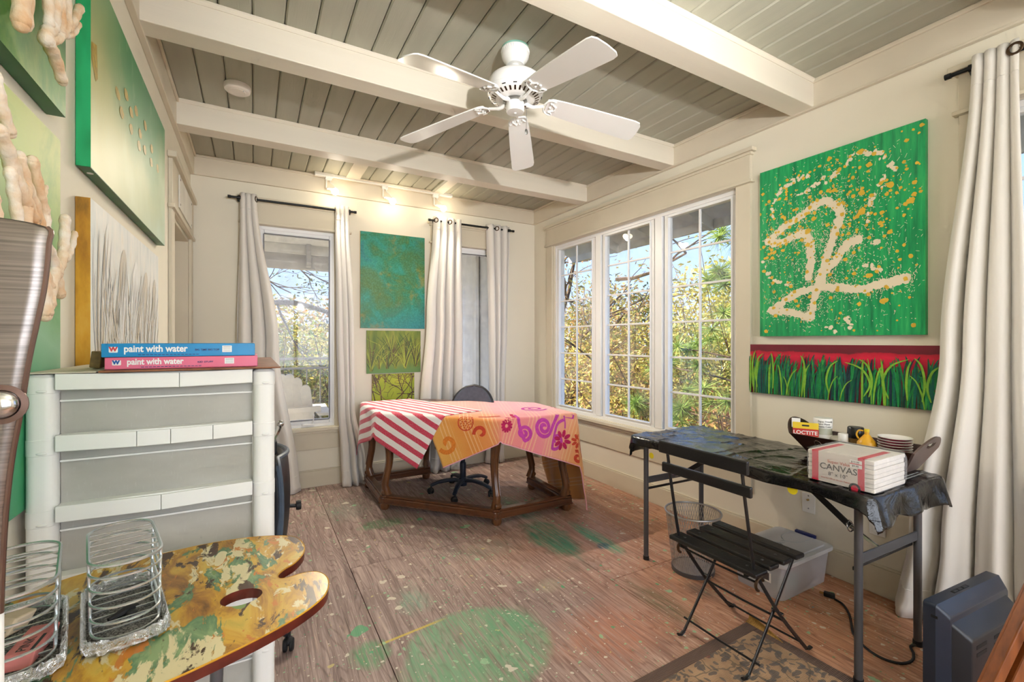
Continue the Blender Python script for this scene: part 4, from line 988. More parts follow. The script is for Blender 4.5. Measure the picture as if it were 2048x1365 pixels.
for _ in range(2400):     # cream specks and threads
    u, v = random.gauss(.47, .27), random.gauss(.46, .27)
    if not (.02 < u < .98 and .02 < v < .98): continue
    if random.random() < .5: dab(mb, fm, u, v, random.uniform(.0015, .004), random.uniform(.0012, .0035), 0, .3, 6)
    else:
        a = random.random() * PI; l = random.uniform(.006, .022); stroke(mb, fm, [(u, v), (u + l * math.cos(a), v + l * math.sin(a))], (.0011, 1.26), 0, .0008, False)
for _ in range(480):     # yellow spots
    a = random.uniform(.4, PI - .2); rr_ = random.gauss(.42, .14)
    u, v = (.47 + rr_ * math.cos(a) * 1.0, .38 + rr_ * math.sin(a) * 1.0) if random.random() < .55 else (random.uniform(.02, .98), random.uniform(.02, .98))
    s_ = random.choice((.004, .005, .006, .008, .010, .013)); dab(mb, fm, u, v, s_, s_ * .78, 1, .22, 9, random.uniform(.0013, .0018))
for u, v, s_ in ((.68,.63,.024), (.83,.735,.022), (.72,.86,.018), (.93,.635,.020), (.67,.94,.020), (.80,.17,.022), (.49,.955,.016), (.43,.93,.012), (.35,.585,.022), (.83,.505,.015), (.35,.51,.018), (.48,.60,.014), (.05,.03,.014), (.68,.73,.02), (.52,.78,.015), (.20,.80,.014), (.55,.88,.016), (.27,.2,.015), (.72,.30,.018), (.985,.975,.012)):
    dab(mb, fm, u, v, s_, s_ * .72, 1, .3, 11, .0019)
f = mb.build('paint_splatter', ['paint_cream', 'paint_yellow'], pt); f['kind'] = 'stuff'

# red ground grass painting
pt = canvas('grass_painting', 'long crimson canvas with thick green grass blades under the splatter painting', (2.793, XR - .0015, .862, 1.807, .980, 1.288), 'canvas_red', '-x', 'canvas_red')
fm = face_map('-x', 1.807, .862, .980, 1.288, 2.793)
mb = MB(); random.seed(5)
for i in range(330):
    u = random.uniform(-.01, 1.0); h = random.uniform(.52, .84) if i < 250 else random.uniform(.3, .8); ln = random.gauss(.008, .014)
    mi = random.choice((0, 0, 1, 1, 2, 2, 4, 5)) if i < 312 else 3
    wd = random.uniform(.003, .0062)
    stroke(mb, fm, [(u, .0), (u + ln * .3, h * .4), (u + ln, h * .8), (u + ln * 1.9, h)], (wd, .33), mi, .001 + .000012 * i, 'leaf')
for u, h, ln in ((.012, .80, .004), (.03, .88, .012), (.06, .82, .025), (.165, .84, -.008), (.36, .80, -.014), (.50, .72, .03), (.70, .76, -.03), (.79, .78, .055), (.87, .74, .01), (.93, .80, -.02), (.965, .70, .03), (.675, .70, -.06)):
    stroke(mb, fm, [(u, .12), (u - ln * .5, h * .5), (u + ln * .2, h * .85), (u + ln * 1.6, h)], (.0055, .33), 3, .0055, 'leaf')
f = mb.build('painted_grass', ['blade_green', 'blade_dark', 'blade_teal', 'blade_lime', 'blade_mid', 'blade_navy'], pt); f['kind'] = 'stuff'

# back wall: teal, sedge, branches
canvas('teal_painting', 'mottled teal and olive canvas, topmost on the back wall', (.868, 1.494, YB - .020, YB - .0015, 1.432, 2.346), 'canvas_teal', '-y', 'paint_ochre')
pt = canvas('sedge_painting', 'green reed grass canvas directly below the teal painting', (.926, 1.452, YB - .018, YB - .0015, 1.000, 1.410), 'canvas_meadow', '-y', 'canvas_meadow')
fm = face_map('-y', .926, 1.452, 1.000, 1.410, YB - .018); mb = MB(); random.seed(9)
for cxx, cyy, hh, nb in ((.08, .05, 1.0, 34), (.22, .10, .55, 22), (.37, .10, .85, 34), (.52, .10, .5, 22), (.70, .10, 1.0, 38), (.90, .14, .98, 30), (.45, .3, .85, 20)):
    for k in range(nb):
        a = random.gauss(0, .42); h = hh * random.uniform(.5, 1)
        stroke(mb, fm, [(cxx + random.gauss(0, .01), cyy), (cxx + .25 * a * h, cyy + h * .45), (cxx + .75 * a * h, cyy + h * .9 - abs(a) * .12)], (.009, .78), random.choice((0, 0, 1, 1, 2, 3)), random.uniform(.0006, .002), True)
f = mb.build('painted_grass', ['sedge_olive', 'sedge_lime', 'sedge_dark', 'sedge_brown'], pt); f['kind'] = 'stuff'
pt = canvas('branch_painting', 'small lime canvas with dark bare branches, lowest on the back wall', (.977, 1.388, YB - .016, YB - .0015, .70, .992), 'canvas_lime', '-y', 'hardboard')
fm = face_map('-y', .977, 1.388, .70, .992, YB - .016); mb = MB(); random.seed(12)
def br2(u, v, ang, l, w, d):
    pts = [(u, v)]
    for k in range(3):
        ang += random.gauss(0, .22); u += math.sin(ang) * l / 3; v += math.cos(ang) * l / 3 * 1.4; pts.append((u, v))
    stroke(mb, fm, pts, (w, .71), 0 if random.random() < .7 else 1, random.uniform(.0006, .0016), False)
    if d and v < 1.1:
        for s in (-1, 1):
            br2(pts[random.randint(1, 3)][0], pts[-1][1] - l * .2, ang + s * random.uniform(.4, .8), l * .72, w * .72, d - 1)
        br2(u, v, ang, l * .8, w * .8, d - 1)
for u in (.08, .24, .40, .52, .66, .78, .92): br2(u, .0, random.gauss(0, .15), .36, .010, 3)
f = mb.build('painted_branches', ['branch_brown', 'branch_tan'], pt); f['kind'] = 'stuff'

# left wall
pt = canvas('gold_dot_painting', 'deep green canvas with gold dots high on the left wall', (XL + .0015, -.409, 1.738, 2.985, 1.812, 2.420), 'canvas_leaf_green', '+x', 'paint_emerald')
pt.children[0].data.polygons[0].material_index = 1
MB().box(XL + .002, -.4095, 1.7395, 2.984, 1.8105, 1.8122).build('bottom_edge', 'paint_deep_green', pt)
MB().tube([(-.425, 1.80, 1.809), (-.425, 1.80, 1.811)], .008, 10).build('sticker', 'print_white', pt)
fm = face_map('+x', 1.738, 2.985, 1.812, 2.420, -.409); mb = MB(); random.seed(4)
for u, v in ((.237,.577),(.332,.661),(.28,.508),(.395,.612),(.463,.683),(.395,.508),(.521,.579),(.601,.701),(.506,.487),(.593,.525),(.715,.623),(.706,.516),(.835,.558)):
    mb = MB(); dab(mb, fm, u, v, .024, .032, 0, .12, 16); mb.build('gold_dot', 'gold_leaf', pt)
mb = MB(); mb.poly([fm(.004, .60), fm(.045, .628), fm(.052, .47), fm(.036, .44), fm(.004, .52)], 0)
mb.build('gold_patch', 'gold_leaf', pt)
pt = canvas('plume_painting', 'white and beige plume canvas with ochre side, behind the puzzle boxes', (XL + .0015, -.409, 1.735, 2.800, .92, 1.722), 'canvas_plume', '+x', 'paint_ochre')
fm = face_map('+x', 1.735, 2.800, .92, 1.722, -.409); mb = MB(); random.seed(8)
for cxx, cyy, hh, sp, nb in ((.10, .30, .66, .05, 26), (.30, .30, .60, .10, 34), (.48, .30, .58, .10, 34), (.66, .30, .56, .10, 30), (.84, .30, .55, .07, 24), (.22, .30, .34, .07, 20)):
    stroke(mb, fm, [(cxx, cyy), (cxx + .02, cyy + hh * .4), (cxx + .05, cyy + hh * .8), (cxx + .07, cyy + hh)], (sp * .55, .75), random.choice((1, 2)), .0008, 'leaf')
    for k in range(nb):
        q = random.gauss(0, 1.6) * sp
        stroke(mb, fm, [(cxx + q * .2, cyy), (cxx + q * .7 + .02, cyy + hh * .45), (cxx + q + .06, cyy + hh * random.uniform(.6, 1.0))], (random.uniform(.0012, .006), .75), random.choice((0, 1, 1, 1, 2, 2)), .0012 + .00004 * k, 'leaf')
f = mb.build('painted_plumes', ['plume_line', 'plume_white', 'plume_tan'], pt); f['kind'] = 'stuff'
pt = canvas('moss_painting', 'thick green canvas with coral fingers at the top left corner', (XL + .0015, XL + .036, .95, 1.530, 1.865, 2.42), 'canvas_moss', '+x', 'paint_deep_green')
pl_ = canvas('lime_wash_painting', 'tall lime and mint canvas behind the lower coral, left wall', (XL + .0015, XL + .018, .95, 1.560, .95, 1.815), 'canvas_lime_wash', '+x', 'canvas_lime_wash')

# coral branches fixed in front of the two left canvases: coordinates (y, z, out from wall)
def coral(label, branches, at):
    o = thing('coral_branch', label, 'coral', at)
    mb = MB()
    for pts, r0, r1 in branches:
        P3 = spline([V((XL + .05 + (p[2] if len(p) > 2 else .03), p[0], p[1])) for p in pts], 6); N = len(P3)
        rr_ = [lerp(r0, r1, k / (N - 1)) * (1 + .10 * math.sin(k * 1.9) + .08 * mnoise.noise((k * .7, r0 * 90, 0))) for k in range(N)]
        rr_ = [q_ * .66 for q_ in rr_]; mb.tube(P3, rr_, 10)
        mb.ball(P3[-1], rr_[-1] * 1.0, 10, 8); mb.ball(P3[0], rr_[0] * 1.0, 10, 8)
    mb.build('fingers', 'coral', o, smooth='all')
    return o
up = [([(1.155, 2.03), (1.145, 1.95), (1.142, 1.875)], .022, .020), ([(1.175, 2.03), (1.168, 1.95), (1.160, 1.885)], .018, .016),
      ([(1.31, 2.06), (1.30, 1.99), (1.285, 1.955), (1.262, 1.935), (1.255, 1.915)], .016, .018),
      ([(1.255, 1.915), (1.30, 1.905), (1.345, 1.875)], .020, .015),
      ([(1.255, 1.92), (1.305, 1.945), (1.345, 1.985), (1.375, 2.03), (1.36, 2.09)], .017, .013),
      ([(1.33, 1.97), (1.335, 2.02), (1.32, 2.08)], .015, .013), ([(1.375, 2.01), (1.42, 2.06), (1.46, 2.11)], .015, .014), ([(1.36, 1.985), (1.41, 2.02), (1.45, 2.065)], .012, .010), ([(1.25, 2.05), (1.265, 2.0), (1.27, 1.95)], .015, .014)]
coral('knobbly cream coral fingers on the upper green canvas', up, (XL + .08, 1.3, 1.87))
lo = [([(1.05, 1.74), (1.07, 1.70), (1.10, 1.665)], .012, .014), ([(1.06, 1.655), (1.10, 1.62), (1.14, 1.575), (1.19, 1.54)], .016, .020), ([(1.135, 1.64), (1.16, 1.60), (1.20, 1.56), (1.235, 1.50)], .013, .018),
      ([(1.19, 1.65), (1.22, 1.60), (1.245, 1.565), (1.25, 1.53)], .014, .015), ([(1.25, 1.53), (1.225, 1.50), (1.24, 1.45), (1.27, 1.42)], .014, .016), ([(1.10, 1.60), (1.12, 1.55), (1.135, 1.50), (1.13, 1.46)], .013, .015), ([(1.155, 1.59), (1.16, 1.53), (1.165, 1.47), (1.16, 1.41)], .016, .018),
      ([(1.19, 1.54), (1.20, 1.48), (1.19, 1.42)], .015, .017), ([(1.245, 1.51), (1.285, 1.485), (1.31, 1.45), (1.33, 1.41)], .014, .015), ([(1.36, 1.58), (1.355, 1.53), (1.34, 1.49), (1.31, 1.45)], .015, .016), ([(1.42, 1.56), (1.395, 1.52), (1.36, 1.49)], .010, .013), ([(1.04, 1.54), (1.05, 1.50), (1.05, 1.44)], .014, .016), ([(1.10, 1.47), (1.14, 1.455), (1.18, 1.43)], .011, .012), ([(1.12, 1.50), (1.11, 1.47), (1.115, 1.44)], .010, .012), ([(1.255, 1.62), (1.245, 1.60), (1.235, 1.58)], .006, .008), ([(1.31, 1.47), (1.28, 1.43), (1.26, 1.38)], .016, .02), ([(1.20, 1.50), (1.24, 1.43), (1.25, 1.36)], .017, .019)]
coral('dense cream coral fingers in front of the lime canvas', lo, (XL + .08, 1.2, 1.40))
# ================================================================ shelving unit at the left
SY0, SY1 = 1.338, 2.20
sh = thing('shelving_unit', 'white plastic shelving unit with frosted end sheets, left foreground', 'shelf', (-.19, 1.75, 0))
tops = [1.238, 1.105, .952, .80, .67, .545, .40, .25, .11]
for px in (-.398, .022):
    for py in (SY0 + .024, SY1 - .024):
        post = MB().rbox(px - .025, px + .025, py - .024, py + .024, 0, 1.236, .018, n=5).build('post', 'white_plastic', sh, smooth=True)
        if py < 1.5:
            for z in tops[:8]:
                MB().rbox(px - .0258, px + .0258, py - .0248, py + .0248, z - .048, z - .0005, .0185, n=5).build('collar', 'white_plastic', post, smooth=True)
                MB().ball((px + .004, py - .0250, z - .036), (.009, .003, .0035), 12, 8).build('clip', 'white_plastic', post, smooth=True)
for i, z in enumerate(tops):
    s = MB().box(-.372, -.004, SY0 + .004, SY1 - .004, z - .012, z).build('shelf_deck', 'white_plastic', sh, bevel=.002)
    MB().box(-.424, .048, SY0 + .05, SY1 - .05, z - .012, z - .0008).build('shelf_edge', 'white_plastic', s)
    cracks = {0: (-.155,), 1: (-.235, -.172, -.088), 2: (-.19,)}.get(i, ())
    xs = [-.373] + list(cracks) + [-.003]; h = .034
    for a, b in zip(xs, xs[1:]):
        sag0 = .004 * math.sin(PI * (a + .373) / .37); sag1 = .004 * math.sin(PI * (b + .373) / .37)
        MB().prism([(a + .0005, z + .001 - sag0), (b - .0005, z + .001 - sag1), (b - .0005, z - h - sag1), (a + .0005, z - h - sag0)], SY0 - .004, SY0 + .006, T=lambda x, z_, y: (x, y, z_)).build('shelf_lip', 'white_plastic', s, bevel=.0015)
    if i < len(tops) - 1:
        MB().box(-.372, -.004, SY0 + .030, SY0 + .033, tops[i + 1], z - .012).build('frosted_sheet', 'frosted_sheet', sh)
        MB().box(-.372, -.004, SY0 + .024, SY0 + .030, z - .062, z - .058).build('rear_lip', 'white_plastic', s)
hb = MB().box(-.30, .060, SY0 - .012, 2.12, 1.2395, 1.2435).build('hardboard_sheet', 'hardboard', bevel=.001); tag(hb, 'thin brown hardboard sheet under the puzzle boxes', 'board')
hb2 = MB().box(-.418, -.305, SY0 - .004, 2.0, 1.2395, 1.2425).build('pale_board', ['hardboard_pale'], bevel=.001); tag(hb2, 'pale thin board on the left of the shelf top', 'board')
def puzzle(nm, label, x0, x1, z0, z1, y0, rz, mat, sub, logo, sub_mat):
    Mx = Matrix.Translation(((x0 + x1) / 2, y0, 0)) @ Matrix.Rotation(rz, 4, 'Z') @ Matrix.Translation((-(x0 + x1) / 2, -y0, 0))
    o = thing(nm, label, 'puzzle box', ((x0 + x1) / 2, y0 + .12, z0))
    MB(Mx).box(x0, x1, y0, y0 + .25, z0, z1).build('box', mat, o, bevel=.0015)
    h = z1 - z0
    def tm(x, z): return Mx @ frame_at((x, y0 - .0006, z), (1, 0, 0), (0, 0, 1))
    text_mesh('title', 'paint with water', h * .72, tm(x0 + .040, z0 + h * .38), 'print_white', o, bold=.0006, sx=.80)
    text_mesh('subtitle', sub, h * .20, tm(x0 + .176, z0 + h * .44), sub_mat, o, bold=.0001, sx=1.0 if len(sub) > 10 else 1.25)
    mb = MB(Mx)
    for k in range(16): mb.box(x0 + .066 + k * .0075, x0 + .0715 + k * .0075, y0 - .0008, y0, z0 + h * .14, z0 + h * .14 + .0014)
    mb.build('fine_print', sub_mat, o)['kind'] = 'stuff'
    lg = MB(Mx).prism(rrect(x0 + .0135, x0 + .0295, z0 + h * .34, z0 + h * .76, .002), -.0006, .0, T=lambda x, z, y: (x, y0 + y, z)).build('logo_patch', 'print_white', o)
    text_mesh('logo_letter', 'W', h * .42, tm(x0 + .0145, z0 + h * .45) @ Matrix.Translation((0, 0, .0003)), logo, o, bold=.0008)
    MB(Mx).box(x0 + .2330, x0 + .2535, y0 - .0006, y0, z0 + h * .30, z0 + h * .82).build('barcode_patch', 'print_white', o)
    mb = MB(Mx)
    for k in range(5): mb.box(x0 + .235, x0 + .2515, y0 - .0009, y0 - .0006, z0 + h * (.36 + .085 * k), z0 + h * (.36 + .085 * k) + (.0016 if k == 4 else .0007))
    mb.build('barcode_lines', 'print_grey', o)
puzzle('puzzle_box', 'pink paint with water box lying underneath the blue one', -.298, .008, 1.244, 1.272, 1.366, .0, 'box_pink', 'KID STUFF', 'print_blue', 'print_navy')
puzzle('puzzle_box', 'bright blue paint with water box on top of the pink one', -.303, .002, 1.2725, 1.304, 1.364, .012, 'box_blue', 'BIG TIME BIG TOP', 'print_red', 'print_navy')
bk = MB(Matrix.Translation((-.335, 1.48, 1.245)) @ Matrix.Rotation(.12, 4, 'Y')).box(-.010, .010, -.03, .03, 0, .040).build('wood_block', 'gold_block', bevel=.002); tag(bk, 'small gilded wooden block beside the puzzle boxes', 'block')

# ================================================================ palette table with wire baskets
random.seed(21)
right = [(-.168,1.229),(-.087,1.238),(-.008,1.229),(.053,1.206),(.084,1.179),(.097,1.132),(.094,1.086),(.074,1.045),(.052,1.024),(.040,1.004),(.044,.988),(.060,.985),(.082,.989),(.104,.985),(.119,.966),(.124,.937),(.118,.900),(.102,.872),(.067,.841),(.022,.814),(-.037,.788),(-.10,.766),(-.17,.752),(-.24,.748),(-.31,.760),(-.372,.80),(-.408,.87),(-.420,.95),(-.415,1.04),(-.385,1.12),(-.33,1.18),(-.25,1.215)]
outl = [(p.x, p.y) for p in spline([V((a, b, 0)) for a, b in right], 4, True)]
pal = thing('palette_table', 'artist palette shaped side table top with paint daubs and mahogany rim', 'table', (-.15, 1.0, 0))
# face with the thumb hole cut: bridge the hole into the outline
hole = [(-.0195 + .033 * math.cos(a) * 1.0 + .0 * math.sin(a), .950 + .028 * math.sin(a)) for a in [2 * PI * k / 24 for k in range(24)]]
def ring_with_hole(z, flip):
    i0 = min(range(len(outl)), key=lambda i: (outl[i][0] - .124) ** 2 + (outl[i][1] - .937) ** 2)
    o2 = outl[i0:] + outl[:i0]; h0 = 0; h2 = hole[h0:] + hole[:h0]
    loop = o2 + [o2[0]] + [h2[0]] + h2[::-1]
    # outline is clockwise here; the hole must wind the other way
    return [(x, y, z) for x, y in loop]
def area(p): return sum(p[i][0] * p[(i + 1) % len(p)][1] - p[(i + 1) % len(p)][0] * p[i][1] for i in range(len(p))) / 2
import mathutils
from mathutils.geometry import tessellate_polygon
tri = tessellate_polygon([[V((x, y, 0)) for x, y in outl], [V((x, y, 0)) for x, y in hole]])
allp = outl + hole
ZP = .850
mb = MB(); mb.add([(x, y, ZP) for x, y in allp], [tuple(t_) for t_ in tri]); mb.build('painted_top', 'palette_top', pal)
bpy.context.view_layer.update()
mb = MB(); NO, NH = len(outl), len(hole)
mb.add([(x, y, ZP - .018) for x, y in allp], [tuple(t_) for t_ in tri])
for base, cnt in ((0, NO), (NO, NH)):
    cx = sum(p[0] for p in outl) / NO; cy = sum(p[1] for p in outl) / NO
    vs = []
    for x, y in allp[base:base + cnt]:
        vs += [(x, y, ZP), (x, y, ZP - .004), (x, y, ZP - .018)]
    mb.add(vs, [(3 * i + k, 3 * ((i + 1) % cnt) + k, 3 * ((i + 1) % cnt) + k + 1, 3 * i + k + 1) for i in range(cnt) for k in (0, 1)])
mb.build('rim', 'palette_edge', pal, smooth=True)
MB().tube([(x, y, ZP - .001) for x, y in outl], .0016, 5, True).build('edge_line', 'paint_ochre', pal)
for a, b in (((-.05, .86), (-.075, .80)), ((-.30, .86), (-.36, .78)), ((-.17, 1.10), (-.17, 1.20))):
    MB().tube([(a[0], a[1], ZP - .018), (b[0], b[1], 0)], .009, 10).build('leg', 'grey_tube', pal, smooth=True)

def wire_basket(label, cx, cy, L_, Wd, rot, h, flare):
    o = thing('wire_basket', label, 'basket', (cx, cy, ZP), 'wire baskets on the palette')
    Mx = Matrix.Translation((cx, cy, ZP)) @ Matrix.Rotation(rot, 4, 'Z')
    def loop(z, k=1.0, n=7):
        r = Wd * .46
        return [(x * k, y * k, z) for x, y in rrect(-Wd / 2, Wd / 2, -L_ / 2, L_ / 2, r, n)]
    # crumpled foil tray
    mb = MB(Mx); R0 = rrect(-Wd / 2 - .006, Wd / 2 + .006, -L_ / 2 - .008, L_ / 2 + .008, Wd * .35, 16); N = len(R0)
    vs = []; prof = ((1.0, .001), (1.04, .003), (1.07, .008), (1.075, .014), (1.05, .020), (1.0, .021), (.96, .017), (.93, .010), (.90, .005))
    for k, z in prof:
        for i, (x, y) in enumerate(R0):
            q = 1 + .045 * mnoise.noise((x * 160, y * 160, z * 300)) + random.uniform(-.012, .012); vs.append((x * k * q, y * k * q, max(.0008, z + .005 * mnoise.noise((x * 190, y * 190, k * 9)) + random.uniform(-.0015, .0015))))
    mb.add(vs, [(a * N + i, a * N + (i + 1) % N, (a + 1) * N + (i + 1) % N, (a + 1) * N + i) for a in range(len(prof) - 1) for i in range(N)])
    mb.build('foil_tray', 'foil', o)
    MB(Mx).prism([(x * .95, y * .95) for x, y in R0], .002, .006).build('pad', 'grey_pad', o)
    for j, t in enumerate((0, .2, .42, .63, .83, 1.0)):
        z = .014 + (h - .014) * t; MB(Mx).tube(loop(z, 1 - flare * (1 - t)), .0020 if j < 5 else .0026, 6, True).build('ring', 'silver_wire', o, smooth=True)
    for z, k in ((h, 1.0), (.015, 1 - flare)):
        for q in range(6):
            y = (-L_ / 2 + L_ * (.18 + .64 * q / 5)) * k; x = Wd / 2 * k
            MB(Mx).tube([(-x, y, z - .002), (x, y, z - .002)], .0015, 6).build('cross_wire', 'silver_wire', o)
    for sx in (-1, 1):
        for y in (-L_ * .28, L_ * .28):
            MB(Mx).tube([(sx * Wd / 2 * (1 - flare), y * (1 - flare), .012), (sx * Wd / 2, y, h)], .0022, 6).build('upright_wire', 'silver_wire', o)
    return Mx
B2 = wire_basket('empty oval wire basket on foil, middle of the palette', -.190, .985, .205, .088, .24, .125, .06)
B1 = wire_basket('oval wire basket holding the pink eraser, left end of the palette', -.310, .955, .215, .094, .24, .120, .06)
def eraser(label, x, y, rz, L_, w, h, mat, writing):
    Mx = Matrix.Translation((x, y, ZP + .0065)) @ Matrix.Rotation(rz, 4, 'Z')
    o = thing('eraser', label, 'eraser', (x, y, ZP + .0065))
    MB(Mx).prism([(-L_ / 2, .0), (L_ / 2 - .016, 0), (L_ / 2, h), (-L_ / 2 + .016, h)], -w / 2, w / 2, T=lambda a, z, b: (a, b, z)).build('block', mat, o, bevel=.003)
    if writing:
        text_mesh('printed_word', 'PINK', .016, Mx @ frame_at((-L_ / 2 + .022, -.004, h + .0003), (1, 0, 0), (0, 1, 0)), 'print_black', o, .0001)
        MB(Mx).box(-L_ / 2 + .022, -L_ / 2 + .062, -.013, -.009, h, h + .0004).build('printed_line', 'print_black', o)
eraser('pink wedge ended eraser lying in the left wire basket', -.284, .925, 1.50, .095, .036, .015, 'eraser_pink', True)
eraser('tan gum eraser at the back of the left wire basket', -.330, 1.010, .9, .045, .035, .022, 'eraser_tan', False)
mb = MB(Matrix.Translation((-.185, .965, ZP + .012))); mb.tube([(-.018, -.012, 0), (0, .002, .003), (.014, .018, .001)], [.004, .007, .003], 7); mb.ball((.010, -.004, .001), (.008, .006, .004))
tag(mb.build('charcoal_stick', 'rubber', smooth=True), 'broken black charcoal stick in the middle wire basket', 'charcoal')

# ================================================================ brushed steel chair back very near the camera
st = thing('steel_chair', 'brushed steel chair back with a round rivet at the left edge', 'chair', (-.20, .50, 0))
edge = spline([V((0, 0, 1.404)), V((.028, 0, 1.400)), V((.0295, 0, 1.386)), V((.028, 0, 1.355)), V((.0245, 0, 1.328)), V((.021, 0, 1.305)), V((.0175, 0, 1.280)), V((.0145, 0, 1.256)), V((.0085, 0, 1.215)), V((.004, 0, 1.165)), V((.001, 0, 1.10))], 4)
X0, Y0 = -.171, .50
def stf(u, v):
    p = edge[min(len(edge) - 1, int(v * (len(edge) - 1)))]
    xr = X0 + p.x; xl = X0 - .10
    x = lerp(xl, xr, u); y = Y0 + .02 * ((u - 1) ** 2) - .010 * math.sin(PI * v)
    return (x, y, p.z)
MB().grid(stf, 14, len(edge) - 1).build('back_plate', 'brushed_steel', st, smooth='all', solid=.003)
MB().tube([stf(1, k / (len(edge) - 1)) for k in range(4, len(edge))], .0019, 8).build('rolled_edge', 'steel_edge', st, smooth=True)
MB().ball((X0 + .005, Y0 - .014, 1.262), (.0105, .006, .0105), 20, 12).build('rivet', 'chrome', st, smooth=True)
MB().lathe([(.0150, 0), (.0150, .0015), (.011, .002), (.010, 0)], (X0 + .005, Y0 - .010, 1.262), 24, Matrix.Rotation(PI / 2, 4, 'X')).build('rivet_washer', 'steel_edge', st, smooth=True)
MB().tube([(X0 - .006, Y0 + .004, 1.12), (X0 - .006, Y0 + .006, .46), (X0 - .02, Y0 - .0, 0)], .0075, 10).build('leg', 'white_enamel', st, smooth=True)
MB().tube([(X0 - .30, Y0 + .02, 1.36), (X0 - .30, Y0 + .02, .46), (X0 - .29, Y0, 0)], .0075, 10).build('leg', 'white_enamel', st, smooth=True)
MB().box(X0 - .30, X0 - .09, Y0 + .012, Y0 + .022, 1.20, 1.40).build('back_panel', 'brushed_steel', st)

# ================================================================ office chairs
def caster(mb, p, ang=0, r=.026):
    R = Matrix.Translation(p) @ Matrix.Rotation(ang, 4, 'Z')
    for s in (-1, 1):
        mb.lathe([(0, -.008), (r * .8, -.009), (r, -.005), (r, .005), (r * .8, .009), (0, .008)], R @ V((s * .012, 0, r)), 18, (Matrix.Rotation(ang, 4, 'Z') @ Matrix.Rotation(PI / 2, 4, 'Y')).to_3x3().to_4x4())
    mb.tube([R @ V((0, 0, r)), R @ V((0, .01, .075))], .008, 8)
    mb.ball(R @ V((0, .004, r + .014)), (.020, .024, .018), 10, 6)
def star(o, cx, cy, a0, rad, mat):
    c = MB().lathe([(0, .06), (.034, .06), (.038, .10), (.036, .125), (.027, .13), (.027, .25), (.024, .26), (.019, .265), (.019, .36), (0, .36)], (cx, cy, 0), 20).build('gas_column', mat, o, smooth=True)
    for k in range(5):
        a = a0 + 2 * PI * k / 5; u = V((math.cos(a), math.sin(a), 0)); c0 = V((cx, cy, 0))
        mb = MB(); mb.tube(spline([c0 + V((0, 0, .100)), c0 + u * rad * .35 + V((0, 0, .112)), c0 + u * rad * .75 + V((0, 0, .098)), c0 + u * rad + V((0, 0, .070))], 5), [.026] * 5 + [.023] * 5 + [.019] * 5 + [.016], 8, flat=.75)
        b = mb.build('base_arm', mat, o, smooth=True)
        mb = MB(); caster(mb, c0 + u * rad, a + .6); mb.build('caster', 'rubber', b, smooth=True)
oc = thing('office_chair', 'blue black swivel chair pushed under the corner desk', 'chair', (1.575, 3.640, 0))
star(oc, 1.575, 3.640, math.radians(-128), .275, 'blue_black_plastic')
dx, dy = math.cos(math.radians(43)), math.sin(math.radians(43))     # the back points to the room corner
Mo = Matrix.Translation((1.575, 3.640, 0)) @ Matrix.Rotation(math.radians(43 - 90), 4, 'Z')      # +y = backwards
MB(Mo).rbox(-.21, .21, -.19, .20, .39, .455, .09, n=6).build('seat', 'black_plastic', oc, smooth=True)
MB(Mo).rbox(-.10, .10, -.10, .10, .34, .40, .02).build('seat_plate', 'rubber', oc, smooth=True)
def bk(u, v):
    a = (u - .5) * 2; zt = .50 + .400 * v
    wv = .212 * math.sqrt(max(0, 1 - max(0, (v - .35) / .65) ** 2.2)) * (1 if v > .35 else .86 + .14 * v / .35)
    return (a * wv, .235 + .03 * v - .05 * a * a * (wv / .212) ** 2 + .012 * math.sin(PI * v), zt)
MB(Mo).grid(bk, 20, 20).build('backrest', 'chair_shell', oc, smooth='all', solid=.026)
MB(Mo).tube([bk(0, 0)] + [bk(0, k / 24) for k in range(1, 25)] + [bk(1, k / 24) for k in range(24, -1, -1)], .013, 8).build('back_rim', 'black_plastic', oc, smooth=True)
MB(Mo).tube(spline([(0, .05, .37), (0, .20, .38), (0, .275, .46), (0, .275, .62)], 6), .018, 10, flat=.6).build('back_bracket', 'black_plastic', oc, smooth=True)

o2 = thing('office_chair', 'glossy black office chair half hidden behind the white shelving', 'chair', (-.06, 2.33, 0))
star(o2, -.075, 2.34, math.radians(-45), .285, 'black_plastic')
Mo = Matrix.Translation((-.075, 2.34, 0)) @ Matrix.Rotation(-PI / 2, 4, 'Z')     # its back faces the desk
MB(Mo).rbox(-.24, .24, -.22, .16, .40, .47, .09, n=6).build('seat', 'chair_shell', o2, smooth=True)
def bk2(u, v):
    a = (u - .5) * 2; wv = .235 * (1 if v < .8 else math.sqrt(max(0, 1 - ((v - .8) / .2) ** 2 * .6)))
    return (a * wv, .175 + .025 * math.sin(2.6 * v) - .045 * a * a, .36 + .445 * v)
MB(Mo).grid(bk2, 16, 20).build('backrest', 'black_plastic', o2, smooth='all', solid=.04)
MB(Mo).tube([V(bk2(0, k / 16)) + V((0, .018, 0)) for k in range(17)] + [V(bk2(k / 10, 1)) + V((0, .018, 0)) for k in range(1, 11)] + [V(bk2(1, 1 - k / 16)) + V((0, .018, 0)) for k in range(1, 17)], .012, 8).build('back_trim', 'chair_shell', o2, smooth=True)
MB(Mo).tube([(.05, .20, .565), (.05, .240, .560)], .009, 8).build('knob_stem', 'rubber', o2)
mb = MB(Mo); mb.lathe([(0, -.012), (.020, -.010), (.022, 0), (.020, .010), (0, .012)], (.05, .252, .560), 10, Matrix.Rotation(PI / 2, 4, 'X')); mb.build('tension_knob', 'rubber', o2, smooth=True)
ar = MB(Mo); ar.tube(spline([(.02, .135, .81), (.03, .14, .85), (.035, .165, .90), (.03, .175, .925)], 4), .011, 8); ar.ball((.03, .178, .935), .016); a_ = ar.build('chrome_lever', 'chrome', o2, smooth=True)
